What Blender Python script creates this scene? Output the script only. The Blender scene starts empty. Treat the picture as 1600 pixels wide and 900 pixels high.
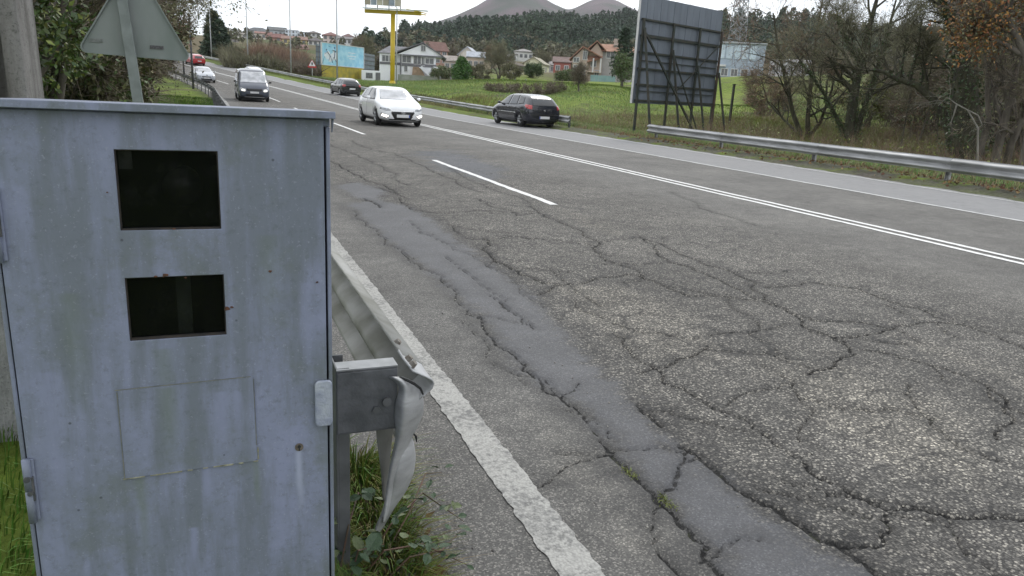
import bpy, bmesh, math, random
import numpy as np
from mathutils import Vector, Matrix
from mathutils.bvhtree import BVHTree

S = bpy.context.scene
C = S.collection
R = math.radians

# ------------------------------------------------------------------ camera
F_PX, PITCH, ROLL, EYE = 1150.0, R(14.9), R(3.1), 1.5
_F = np.array([0, math.cos(PITCH), -math.sin(PITCH)]); _R = np.array([1., 0, 0]); _U = np.cross(_R, _F)
_R2 = math.cos(ROLL)*_R + math.sin(ROLL)*_U
_U2 = -math.sin(ROLL)*_R + math.cos(ROLL)*_U
_d = _F + _R2*(320-800)/F_PX - _U2*(118-450)/F_PX
_a = math.atan2(_d[0], _d[1])
_M = np.array([[math.cos(_a), -math.sin(_a), 0], [math.sin(_a), math.cos(_a), 0], [0, 0, 1]])
CR, CU, CF = _M@_R2, _M@_U2, _M@_F
cam_data = bpy.data.cameras.new('camera')
cam = bpy.data.objects.new('camera', cam_data); C.objects.link(cam)
cam.matrix_world = Matrix(((CR[0], CU[0], -CF[0], 0), (CR[1], CU[1], -CF[1], 0), (CR[2], CU[2], -CF[2], EYE), (0, 0, 0, 1)))
cam_data.sensor_width = 36; cam_data.lens = F_PX/1600*36
cam_data.clip_start = 0.05; cam_data.clip_end = 9000
S.camera = cam
S.render.resolution_x, S.render.resolution_y = 1024, 576

# ------------------------------------------------------------------ sky, sun, exposure
SUN_EL, SUN_AZ = R(42), R(35)          # azimuth from +Y towards +X
world = bpy.data.worlds.new('World'); S.world = world; world.use_nodes = True
nt = world.node_tree; nt.nodes.clear()
wo = nt.nodes.new('ShaderNodeOutputWorld'); bg = nt.nodes.new('ShaderNodeBackground')
sky = nt.nodes.new('ShaderNodeTexSky'); sky.sky_type = 'NISHITA'; sky.sun_disc = False
sky.sun_elevation = SUN_EL; sky.sun_rotation = SUN_AZ
tc = nt.nodes.new('ShaderNodeTexCoord'); mp = nt.nodes.new('ShaderNodeMapping')
mp.inputs['Scale'].default_value = (1, 1, 3.0)
n1 = nt.nodes.new('ShaderNodeTexNoise'); n1.inputs['Scale'].default_value = 2.2; n1.inputs['Detail'].default_value = 6
n1.inputs['Roughness'].default_value = 0.55
rp = nt.nodes.new('ShaderNodeValToRGB')
rp.color_ramp.elements[0].position = .32; rp.color_ramp.elements[0].color = (8.2, 8.9, 9.8, 1)
rp.color_ramp.elements[1].position = .6; rp.color_ramp.elements[1].color = (10.6, 10.75, 11, 1)
mx = nt.nodes.new('ShaderNodeMix'); mx.data_type = 'RGBA'; mx.inputs[0].default_value = .93
nt.links.new(tc.outputs['Generated'], mp.inputs[0]); nt.links.new(mp.outputs[0], n1.inputs['Vector'])
nt.links.new(n1.outputs['Fac'], rp.inputs[0]); nt.links.new(sky.outputs[0], mx.inputs[6]); nt.links.new(rp.outputs[0], mx.inputs[7])
nt.links.new(mx.outputs[2], bg.inputs[0]); bg.inputs[1].default_value = 0.1
nt.links.new(bg.outputs[0], wo.inputs[0])
sd = bpy.data.lights.new('sun', 'SUN'); sd.energy = .9; sd.angle = R(16); sd.color = (1, .96, .9)
so = bpy.data.objects.new('sun', sd); C.objects.link(so)
_sv = Vector((math.sin(SUN_AZ)*math.cos(SUN_EL), math.cos(SUN_AZ)*math.cos(SUN_EL), math.sin(SUN_EL)))
so.rotation_euler = _sv.to_track_quat('Z', 'Y').to_euler()
S.view_settings.view_transform = 'Standard'; S.view_settings.look = 'None'
S.view_settings.exposure = 0.58; S.view_settings.gamma = 1

# ------------------------------------------------------------------ placing helpers
EYEV = np.array([0, 0, EYE])
def ray(x, y): return CF + CR*(x-800)/F_PX - CU*(y-450)/F_PX
def at_y(x, y, Y):
    d = ray(x, y); return EYEV + d*(Y/d[1])
def at_r(x, y, r):
    d = ray(x, y); return EYEV + d*(r/math.hypot(d[0], d[1]))
def at_z(x, y, z=0.):
    d = ray(x, y); return EYEV + d*((z-EYE)/d[2])
def road_z(y):
    y = np.asarray(y, float)
    return np.where(y < 35, 0, np.where(y < 118, .00043*(y-35)**2, .00043*83**2 + .07138*(y-118)))
def road_off(y):
    y = np.asarray(y, float)
    return np.where(y < 45, 0, np.where(y < 190, -.00216*(y-45)**2, -.00216*145**2 - .6264*(y-190)))
def rp3(lat, y, dz=0.):
    return Vector((lat+float(road_off(y)), y, float(road_z(y))+dz))

# ------------------------------------------------------------------ materials
_mats = {}
def _nodes(name):
    m = bpy.data.materials.new(name); m.use_nodes = True
    t = m.node_tree; b = t.nodes['Principled BSDF']
    return m, t, b
def pm(name, c1, c2=None, scale=6., rough=.7, metal=0., bump=0., bscale=None, coat=0., detail=5, spec=.5, stretch=(1, 1, 1), lo=.35, hi=.65, island=0.):
    if name in _mats: return _mats[name]
    m, t, b = _nodes(name); L = t.links
    b.inputs['Roughness'].default_value = rough; b.inputs['Metallic'].default_value = metal
    b.inputs['Coat Weight'].default_value = coat; b.inputs['Specular IOR Level'].default_value = spec
    if c2 is None: c2 = tuple(v*.8 for v in c1)
    tcn = t.nodes.new('ShaderNodeTexCoord'); mpn = t.nodes.new('ShaderNodeMapping'); mpn.inputs['Scale'].default_value = stretch
    L.new(tcn.outputs['Object'], mpn.inputs[0])
    n = t.nodes.new('ShaderNodeTexNoise'); n.inputs['Scale'].default_value = scale; n.inputs['Detail'].default_value = detail
    L.new(mpn.outputs[0], n.inputs['Vector'])
    r = t.nodes.new('ShaderNodeMapRange'); r.inputs[1].default_value = lo; r.inputs[2].default_value = hi
    L.new(n.outputs['Fac'], r.inputs[0])
    x = t.nodes.new('ShaderNodeMix'); x.data_type = 'RGBA'
    x.inputs[6].default_value = (*c1, 1); x.inputs[7].default_value = (*c2, 1)
    L.new(r.outputs[0], x.inputs[0]); out = x.outputs[2]
    if island:
        g = t.nodes.new('ShaderNodeNewGeometry'); hs = t.nodes.new('ShaderNodeHueSaturation')
        r2 = t.nodes.new('ShaderNodeMapRange'); r2.inputs[3].default_value = 1-island; r2.inputs[4].default_value = 1+island
        r3 = t.nodes.new('ShaderNodeMapRange'); r3.inputs[3].default_value = .5-island*.06; r3.inputs[4].default_value = .5+island*.06
        L.new(g.outputs['Random Per Island'], r2.inputs[0]); L.new(g.outputs['Random Per Island'], r3.inputs[0])
        L.new(r2.outputs[0], hs.inputs['Value']); L.new(r3.outputs[0], hs.inputs['Hue']); L.new(out, hs.inputs['Color']); out = hs.outputs[0]
    L.new(out, b.inputs['Base Color'])
    if bump:
        n2 = t.nodes.new('ShaderNodeTexNoise'); n2.inputs['Scale'].default_value = bscale or scale*4; n2.inputs['Detail'].default_value = 4
        L.new(mpn.outputs[0], n2.inputs['Vector'])
        bp = t.nodes.new('ShaderNodeBump'); bp.inputs['Strength'].default_value = bump; bp.inputs['Distance'].default_value = .01
        L.new(n2.outputs['Fac'], bp.inputs['Height']); L.new(bp.outputs[0], b.inputs['Normal'])
    _mats[name] = m; return m
def glass_dark(name, col=(.02, .025, .03), rough=.08):
    if name in _mats: return _mats[name]
    m, t, b = _nodes(name)
    n = t.nodes.new('ShaderNodeTexNoise'); n.inputs['Scale'].default_value = 3
    tcn = t.nodes.new('ShaderNodeTexCoord'); t.links.new(tcn.outputs['Object'], n.inputs['Vector'])
    r = t.nodes.new('ShaderNodeMapRange'); r.inputs[3].default_value = rough*.7; r.inputs[4].default_value = rough*1.6
    t.links.new(n.outputs['Fac'], r.inputs[0]); t.links.new(r.outputs[0], b.inputs['Roughness'])
    b.inputs['Base Color'].default_value = (*col, 1); b.inputs['Specular IOR Level'].default_value = .8
    _mats[name] = m; return m
def emit(name, col, s):
    m, t, b = _nodes(name); b.inputs['Base Color'].default_value = (*col, 1)
    b.inputs['Emission Color'].default_value = (*col, 1); b.inputs['Emission Strength'].default_value = s
    return m

# ------------------------------------------------------------------ object helpers
def tag(o, label=None, cat=None, group=None, kind=None):
    if label: o['label'] = label
    if cat: o['category'] = cat
    if group: o['group'] = group
    if kind: o['kind'] = kind
    return o
def empty(name, loc, rz=0, label=None, cat=None, group=None):
    o = bpy.data.objects.new(name, None); C.objects.link(o); o.location = Vector(loc); o.rotation_euler = (0, 0, rz)
    o.empty_display_size = .2
    return tag(o, label, cat, group)
def link_mesh(name, me, mats, parent=None, smooth=False):
    if not isinstance(mats, (list, tuple)): mats = [mats]
    if not me.materials:
        for m in mats: me.materials.append(m)
    if smooth: me.polygons.foreach_set('use_smooth', [True]*len(me.polygons))
    o = bpy.data.objects.new(name, me); C.objects.link(o)
    if parent: o.parent = parent
    return o
def np_mesh(name, V, Q=None, T=None):
    V = np.asarray(V, np.float32).reshape(-1, 3)
    me = bpy.data.meshes.new(name); me.vertices.add(len(V)); me.vertices.foreach_set('co', V.ravel())
    li = []; st = []; tot = 0; cnt = []
    if Q is not None and len(Q):
        Q = np.asarray(Q, np.int32).reshape(-1, 4); li.append(Q.ravel()); st.append(np.arange(len(Q))*4); tot = len(Q)*4; cnt.append(np.full(len(Q), 4))
    if T is not None and len(T):
        T = np.asarray(T, np.int32).reshape(-1, 3); li.append(T.ravel()); st.append(tot+np.arange(len(T))*3); cnt.append(np.full(len(T), 3))
    li = np.concatenate(li); st = np.concatenate(st); cnt = np.concatenate(cnt)
    me.loops.add(len(li)); me.loops.foreach_set('vertex_index', li.astype(np.int32))
    me.polygons.add(len(st)); me.polygons.foreach_set('loop_start', st.astype(np.int32)); me.polygons.foreach_set('loop_total', cnt.astype(np.int32))
    me.update(calc_edges=True); return me
class MB:
    def __init__(s): s.v = []; s.f = []
    def add(s, vs, fs):
        b = len(s.v); s.v += [tuple(v) for v in vs]; s.f += [[b+i for i in f] for f in fs]; return s
    def box(s, c, d, rz=0, rot=None):
        hx, hy, hz = d[0]/2, d[1]/2, d[2]/2
        M = rot if rot is not None else Matrix.Rotation(rz, 3, 'Z')
        vs = [Vector(c)+M@Vector((x*hx, y*hy, z*hz)) for x in (-1, 1) for y in (-1, 1) for z in (-1, 1)]
        return s.add(vs, [(0, 1, 3, 2), (4, 6, 7, 5), (0, 4, 5, 1), (2, 3, 7, 6), (0, 2, 6, 4), (1, 5, 7, 3)])
    def bar(s, p, q, w, h=None, up=(0, 0, 1)):
        p, q = Vector(p), Vector(q); h = h or w; d = (q-p).normalized()
        a = d.cross(Vector(up))
        if a.length < 1e-3: a = d.cross(Vector((1, 0, 0)))
        a.normalize(); b = a.cross(d)
        vs = [e+a*x*w/2+b*y*h/2 for e in (p, q) for x, y in ((-1, -1), (1, -1), (1, 1), (-1, 1))]
        return s.add(vs, [(3, 2, 1, 0), (4, 5, 6, 7), (0, 1, 5, 4), (1, 2, 6, 5), (2, 3, 7, 6), (3, 0, 4, 7)])
    def tube(s, pts, rad, n=6, caps=True):
        pts = [Vector(p) for p in pts]; m = len(pts)
        if not hasattr(rad, '__len__'): rad = [rad]*m
        b = len(s.v); ref = None
        for i, p in enumerate(pts):
            d = (pts[min(i+1, m-1)]-pts[max(i-1, 0)]).normalized()
            if ref is None:
                ref = Vector((0, 0, 1)) if abs(d.z) < .9 else Vector((1, 0, 0))
            a = d.cross(ref)
            if a.length < 1e-4: a = d.cross(Vector((0, 1, 0)))
            a.normalize(); c = a.cross(d); ref = c
            for k in range(n):
                t = 2*math.pi*k/n; s.v.append(tuple(p+(a*math.cos(t)+c*math.sin(t))*rad[i]))
        for i in range(m-1):
            for k in range(n):
                k2 = (k+1) % n; s.f.append([b+i*n+k, b+i*n+k2, b+(i+1)*n+k2, b+(i+1)*n+k])
        if caps: s.f.append([b+k for k in range(n)][::-1]); s.f.append([b+(m-1)*n+k for k in range(n)])
        return s
    def prism(s, poly, axis, a0, a1):
        # poly in the two other axes (cyclic order), extruded along axis
        n = len(poly)
        def P(u, v, w): return {'x': (w, u, v), 'y': (u, w, v), 'z': (u, v, w)}[axis]
        vs = [P(u, v, a0) for u, v in poly]+[P(u, v, a1) for u, v in poly]
        fs = [list(range(n))[::-1], list(range(n, 2*n))]+[[i, (i+1) % n, n+(i+1) % n, n+i] for i in range(n)]
        return s.add(vs, fs)
    def grid(s, P):
        b = len(s.v); m = len(P); n = len(P[0])
        for r in P:
            for p in r: s.v.append(tuple(p))
        for i in range(m-1):
            for j in range(n-1): s.f.append([b+i*n+j, b+i*n+j+1, b+(i+1)*n+j+1, b+(i+1)*n+j])
        return s
    def build(s, name, mat, parent=None, smooth=False, bevel=0, solid=0, subd=0):
        me = bpy.data.meshes.new(name); me.from_pydata(s.v, [], s.f); me.update()
        bm = bmesh.new(); bm.from_mesh(me); bmesh.ops.recalc_face_normals(bm, faces=bm.faces); bm.to_mesh(me); bm.free()
        o = link_mesh(name, me, mat, parent, smooth)
        if solid: md = o.modifiers.new('solid', 'SOLIDIFY'); md.thickness = solid; md.offset = 0
        if bevel: md = o.modifiers.new('bevel', 'BEVEL'); md.width = bevel; md.segments = 2; md.limit_method = 'ANGLE'
        if subd: md = o.modifiers.new('sub', 'SUBSURF'); md.levels = subd; md.render_levels = subd
        return o
_kids = {}
def copy_tree(o, parent=None):
    c = o.copy(); C.objects.link(c)
    if parent: c.parent = parent
    for ch in list(o.children): copy_tree(ch, c)
    return c
rnd = random.Random(11)
rng = np.random.default_rng(5)
def snoise(x, y, seed=0, octv=4, f=1.0):
    r_ = np.random.default_rng(seed); out = 0; amp = 1
    for k in range(octv):
        for j in range(3):
            a = r_.uniform(0, 6.28); ph = r_.uniform(0, 6.28, 2); ff = f*(2**k)*r_.uniform(.7, 1.4)
            out = out + amp*np.sin((x*math.cos(a)+y*math.sin(a))*ff+ph[0])*np.sin((-x*math.sin(a)+y*math.cos(a))*ff*.8+ph[1])
        amp *= .5
    return out/3

Wt = (.62, .63, .64)
# x0, x1, base, eave and ridge rows of each distant house, its distance, colours, roof kind, look, turn, windows
town = [
 (337, 372, 72, 61, 50, 270, (0.266, 0.244, 0.233), (0.101, 0.087, 0.083), 'gable_front', 'brown gabled house beside the dark conifer at the top of the road', 0, 3, 1),
 (384, 424, 56, 49, 43, 380, (0.61, 0.61, 0.61), (0.126, 0.133, 0.14), 'hip', 'long building with slate grey roof highest above the red-brown shrubs, left part of the skyline', 0, 6, 1),
 (422, 448, 58, 48, 43, 385, (0.466, 0.488, 0.499), (0.135, 0.142, 0.142), 'gable', 'grey building with broad slate roof on the skyline left of the pale blue one', 8, 4, 1),
 (372, 400, 62, 52, 49, 340, (0.703, 0.659, 0.615), (0.375, 0.361, 0.347), 'flat', 'off white flat roofed house under the long slate roof', 0, 4, 1),
 (400, 424, 62, 53, 50, 335, (0.664, 0.61, 0.544), (0.286, 0.156, 0.128), 'gable', 'cream house with thin red roof in the middle of the hillside town', 0, 3, 1),
 (417, 441, 66, 59, 53, 310, (0.471, 0.274, 0.219), (0.199, 0.093, 0.079), 'gable', 'small house with deep red roof left of the yellow house', -12, 2, 1),
 (446, 466, 58, 48, 46, 380, (0.738, 0.782, 0.847), (0.485, 0.505, 0.539), 'flat', 'pale blue white block standing on the skyline above the yellow house', 0, 4, 2),
 (464, 482, 60, 51, 48, 370, (0.713, 0.757, 0.823), (0.436, 0.457, 0.484), 'flat', 'pale blue white block right of its taller twin on the skyline', 0, 3, 1),
 (442, 479, 70, 62, 57, 270, (0.617, 0.507, 0.255), (0.256, 0.16, 0.126), 'gable', 'ochre yellow house above the brick building on the hillside', 0, 4, 1),
 (459, 481, 88, 77, 70, 225, (0.304, 0.139, 0.106), (0.186, 0.104, 0.09), 'gable', 'brick red house with white eave just left of the blue billboard', 10, 2, 1),
 (482, 504, 72, 64, 58, 280, (0.706, 0.695, 0.673), (0.129, 0.116, 0.116), 'hip', 'white house with dark hipped roof between the yellow house and the blue billboard', 0, 3, 1),
 (480, 500, 58, 52, 48, 370, (0.549, 0.549, 0.538), (0.145, 0.124, 0.111), 'hip', 'small house with brown roof on the skyline left of the red roofed villa', 0, 3, 1),
 (505, 529, 72, 56, 50, 290, (0.626, 0.538, 0.495), (0.209, 0.107, 0.093), 'hip', 'tall villa with red roofs above the left corner of the blue billboard', 0, 3, 2),
 (529, 556, 78, 62, 58, 270, (0.684, 0.695, 0.706), (0.205, 0.192, 0.192), 'gable', 'white house with grey roof above the middle of the blue billboard', 0, 4, 2),
 (536, 552, 62, 57, 52, 350, (0.544, 0.489, 0.467), (0.169, 0.094, 0.084), 'hip', 'small dark red roof farthest right on the town skyline', 0, 2, 1),
 (557, 575, 76, 66, 62, 300, (0.671, 0.671, 0.66), (0.167, 0.153, 0.146), 'gable', 'pale house half hidden by trees right of the blue billboard', 0, 2, 1),
 (669, 699, 100, 80, 67, 215, (0.496, 0.309, 0.244), (0.167, 0.089, 0.072), 'gable', 'pinkish brick house with brown red roof behind the white gabled house', 15, 3, 2),
 (694, 712, 112, 96, 88, 200, (0.601, 0.513, 0.447), (0.328, 0.287, 0.259), 'gable', 'small tan house low between the white house and the green thuja', 0, 2, 1),
 (716, 742, 108, 86, 75, 205, (0.664, 0.61, 0.544), (0.487, 0.515, 0.556), 'gable_front', 'beige house with pale blue grey roof behind the green thuja', -10, 2, 1),
 (730, 756, 112, 90, 82, 196, (0.55, 0.44, 0.352), (0.411, 0.439, 0.48), 'gable', 'low tan house with whitish roof right of the green thuja', 0, 3, 1),
 (789, 808, 98, 86, 81, 260, (0.707, 0.707, 0.696), (0.37, 0.343, 0.322), 'flat', 'small white flat roofed house behind the bare tree in the middle', 0, 2, 1),
 (803, 832, 96, 81, 76, 262, (0.754, 0.743, 0.71), (0.28, 0.266, 0.252), 'hip', 'white house with many windows under the pine wood', 0, 4, 1),
 (797, 807, 59, 55, 53, 400, (0.73, 0.708, 0.697), (0.255, 0.145, 0.132), 'gable', 'tiny white house standing alone within the pine wood', 0, 1, 1),
 (789, 818, 124, 103, 97, 180, (0.576, 0.554, 0.346), (0.144, 0.123, 0.103), 'hip', 'pale yellow house with dark roof, left one of the yellow pair', 0, 3, 2),
 (817, 847, 121, 100, 91, 186, (0.662, 0.64, 0.454), (0.362, 0.335, 0.253), 'gable_front', 'pale yellow house with light gable, right one of the yellow pair', -12, 2, 1),
 (851, 866, 115, 102, 96, 215, (0.547, 0.525, 0.503), (0.278, 0.257, 0.244), 'gable', 'narrow grey house left of the red brick house', 0, 2, 1),
 (864, 891, 117, 98, 90, 200, (0.383, 0.131, 0.109), (0.174, 0.119, 0.106), 'gable', 'red brick house left of the house with orange roofs', 0, 2, 1),
 (1201, 1228, 120, 96, 90, 170, (0.758, 0.769, 0.791), (0.431, 0.438, 0.452), 'flat', 'white house seen through the bare branches right of the pylon', 0, 3, 1),
 (1228, 1262, 122, 100, 94, 175, (0.685, 0.696, 0.729), (0.382, 0.382, 0.395), 'gable', 'pale house hidden behind the bare tree trunks, right of the white one', 0, 3, 1),
]
# ------------------------------------------------------------------ terrain
_ctl = """950,200,37;1100,205,36;1300,232,34;1500,258,27;900,180,50;1050,185,55;1180,185,62;800,150,75;660,140,85;700,129,125;850,133,115;
950,140,110;1100,165,90;1400,200,55;1580,225,45;400,100,135;340,90,170;500,122,110;560,122,120;620,128,125;350,70,260;420,62,300;480,80,230;560,80,240;600,100,180;400,50,360;520,62,340;
640,80,260;700,100,200;780,100,190;860,112,170;930,128,150;1000,125,150;700,88,260;850,95,260;950,92,230;640,80,430;800,74,430;950,76,430;640,72,600;760,62,620;850,54,640;1000,52,640;
1200,100,200;1400,120,180;1600,130,180;1150,74,480;1250,74,480;1400,80,480;1600,74,480;640,90,1100;850,80,1100;1100,80,1100;1500,80,1100;350,72,1000;450,72,1000"""
_cp = []
for s in _ctl.replace('\n', '').split(';'):
    a, b, c = map(float, s.split(',')); p = at_r(a, b, c); _cp.append((math.atan2(p[0], p[1]), math.log(c), p[2]))
for h_ in town:
    for fx in (h_[0], h_[1]):
        p = at_r(fx, h_[2], h_[5]-4); _cp.append((math.atan2(p[0], p[1]), math.log(h_[5]-4), p[2]-.1))
for a, b, c in ((600, 127, 138), (653, 127, 134), (690, 128, 138), (900, 133, 146), (940, 133, 146), (980, 133, 146), (1115, 126, 146), (1180, 126, 146), (510, 127, 113), (560, 130, 118), (613, 133, 98)):
    p = at_r(a, b, c); _cp.append((math.atan2(p[0], p[1]), math.log(c), p[2]))
for az in (-170, -140, -110, -80, -60, -40):
    for r, z in ((8, 0.2), (30, 1.2), (90, 4), (300, 14), (1200, 20)): _cp.append((R(az), math.log(r), z))
for az in (60, 90, 120, 150, 180):
    for r, z in ((15, 0), (40, .3), (120, .8), (400, 3), (1200, 10)): _cp.append((R(az), math.log(r), z))
for az in (-20, 0, 20, 45):
    _cp.append((R(az), math.log(12), 0)); _cp.append((R(az), math.log(4000), 5))
_cp.append((R(-25), math.log(60), 1.5)); _cp.append((R(-20), math.log(120), 5)); _cp.append((R(-15), math.log(220), 12))
_cp = np.array(_cp)
def ss(x, a, b):
    t = np.clip((x-a)/(b-a), 0, 1); return t*t*(3-2*t)
def ground_z(x, y):
    x = np.asarray(x, float); y = np.asarray(y, float); sh = x.shape; x = x.ravel(); y = y.ravel()
    az = np.arctan2(x, y); lr = np.log(np.maximum(np.hypot(x, y), 3))
    da = np.abs(az[:, None]-_cp[None, :, 0]); da = np.minimum(da, 2*np.pi-da)*2.2
    dr = (lr[:, None]-_cp[None, :, 1])
    w = 1/(da**2+dr**2+.0015)**1.9
    z = (w*_cp[None, :, 2]).sum(1)/w.sum(1)
    lat = x-road_off(y); rz = road_z(np.clip(y, -50, 200))
    right = rz-.06+.17*ss(lat, 14.1, 14.7)+(-.12)*ss(lat, 16.5, 19)
    kr = ss(lat, 16.5, 24)
    zr = right*(1-kr)+(z-.0)*kr
    bank = rz-.02+.05*ss(-lat, -.4, .8)+.25*ss(-lat, 1.0, 4)
    kl = ss(-lat, 6, 30)
    zl = bank*(1-kl)+z*kl
    out = np.where(lat > 14.2, zr, np.where(lat < .75, zl, rz-.06))
    far = ss(y, 190, 240); out = out*(1-far)+z*far
    return out.reshape(sh)
def gz(x, y): return float(ground_z(np.array([x]), np.array([y]))[0])
def on_ground(px, r, py=0):
    # ground point in the compass direction of photo column px (taken near row py), at r metres
    p = at_r(px, py or 140, r); return Vector((p[0], p[1], gz(p[0], p[1])))

angs = np.concatenate([np.arange(-180, -50, 4.), np.arange(-50, 75, .45), np.arange(75, 180, 4.)])
rads = np.concatenate([[.02, .5, 1, 1.5], np.geomspace(2, 3800, 190)])
A, RR = np.meshgrid(np.radians(angs), rads)
X = RR*np.sin(A); Y = RR*np.cos(A)
Z = ground_z(X, Y)
_l = X-road_off(Y); off = (_l < .2) | (_l > 16.5) | (Y > 215)
Z = Z+np.where(off, snoise(X, Y, 3, 3, .35)*.05*np.clip(RR/15, .2, 3), 0)
V = np.stack([X, Y, Z], -1).reshape(-1, 3)
nr, na = A.shape
i, j = np.meshgrid(np.arange(nr-1), np.arange(na), indexing='ij'); j2 = (j+1) % na
Q = np.stack([i*na+j, i*na+j2, (i+1)*na+j2, (i+1)*na+j], -1).reshape(-1, 4)[:, ::-1]
me = np_mesh('ground', V, Q)
m, t, b = _nodes('ground_grass'); L = t.links
b.inputs['Roughness'].default_value = .95; b.inputs['Specular IOR Level'].default_value = .15
tcn = t.nodes.new('ShaderNodeTexCoord')
def noise_node(t, vec, sc, det=6, rough=.55):
    n = t.nodes.new('ShaderNodeTexNoise'); n.inputs['Scale'].default_value = sc; n.inputs['Detail'].default_value = det; n.inputs['Roughness'].default_value = rough
    t.links.new(vec, n.inputs['Vector']); return n.outputs['Fac']
def ramp(t, f, stops):
    r = t.nodes.new('ShaderNodeValToRGB'); e = r.color_ramp.elements
    e[0].position = stops[0][0]; e[0].color = (*stops[0][1], 1); e[1].position = stops[-1][0]; e[1].color = (*stops[-1][1], 1)
    for p_, c_ in stops[1:-1]: q = e.new(p_); q.color = (*c_, 1)
    t.links.new(f, r.inputs[0]); return r.outputs[0]
def mixc(t, f, a, b_, mode='MIX'):
    x = t.nodes.new('ShaderNodeMix'); x.data_type = 'RGBA'; x.blend_type = mode
    for s_, v in ((0, f), (6, a), (7, b_)):
        if isinstance(v, (int, float)): x.inputs[s_].default_value = v
        elif isinstance(v, tuple): x.inputs[s_].default_value = (*v, 1)
        else: t.links.new(v, x.inputs[s_])
    return x.outputs[2]
def mathn(t, op, a, b_=None, clamp=False):
    x = t.nodes.new('ShaderNodeMath'); x.operation = op; x.use_clamp = clamp
    for s_, v in ((0, a), (1, b_)):
        if v is None: continue
        if isinstance(v, (int, float)): x.inputs[s_].default_value = v
        else: t.links.new(v, x.inputs[s_])
    return x.outputs[0]
def mapr(t, f, a, b_, c=0., d=1.):
    x = t.nodes.new('ShaderNodeMapRange'); x.interpolation_type = 'SMOOTHSTEP'
    for s_, v in ((1, a), (2, b_), (3, c), (4, d)): x.inputs[s_].default_value = v
    t.links.new(f, x.inputs[0]); return x.outputs[0]
def attr(t, n):
    x = t.nodes.new('ShaderNodeAttribute'); x.attribute_name = n; return x.outputs['Fac']
ob = tcn.outputs['Object']
g1 = ramp(t, noise_node(t, ob, .12, 8, .6), [(.3, (.07, .10, .02)), (.5, (.14, .195, .03)), (.7, (.20, .24, .055))])
g2 = ramp(t, noise_node(t, ob, 3., 6, .7), [(.3, (.5, .5, .5)), (.7, (1.25, 1.25, 1.2))])
col = mixc(t, 1.0, g1, g2, 'MULTIPLY')
brown = ramp(t, noise_node(t, ob, .6, 8, .65), [(.35, (.05, .045, .03)), (.65, (.12, .10, .06))])
col = mixc(t, mapr(t, noise_node(t, ob, .25, 8, .7), .52, .68), col, brown)
grav = ramp(t, noise_node(t, ob, 14., 6, .7), [(.3, (.045, .04, .035)), (.7, (.14, .13, .12))])
col = mixc(t, mathn(t, 'MULTIPLY', attr(t, 'gravel'), mapr(t, noise_node(t, ob, 1.2, 6, .7), .36, .52)), col, grav)
col = mixc(t, attr(t, 'wood'), col, mixc(t, mapr(t, noise_node(t, ob, .05, 6), .4, .6), (.065, .085, .03), (.12, .10, .06)))
L.new(col, b.inputs['Base Color'])
bp = t.nodes.new('ShaderNodeBump'); bp.inputs['Strength'].default_value = .8; bp.inputs['Distance'].default_value = .08
L.new(noise_node(t, ob, 9, 8, .7), bp.inputs['Height']); L.new(bp.outputs[0], b.inputs['Normal'])
lat = (X-road_off(Y)).ravel(); yy = Y.ravel(); rr = RR.ravel(); aa = A.ravel()
gravel = ss(lat, 13.5, 14.6)*(1-ss(lat, 16.6, 18.5))*.9*(1-ss(yy, 26, 40)*.8)+ss(-lat, -1.5, -.6)*(1-ss(-lat, -.4, .3))*.6
gravel = gravel*(yy < 215)
wood = np.clip(ss(rr, 135, 165)+.4*ss(aa, .66, .74)*(rr < 135)*ss(lat, 15.5, 18), 0, 1)
for nme, arr in (('gravel', gravel), ('wood', wood)):
    at_ = me.attributes.new(nme, 'FLOAT', 'POINT'); at_.data.foreach_set('value', arr.astype(np.float32))
tag(link_mesh('ground', me, m, smooth=True), kind='structure')

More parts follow.
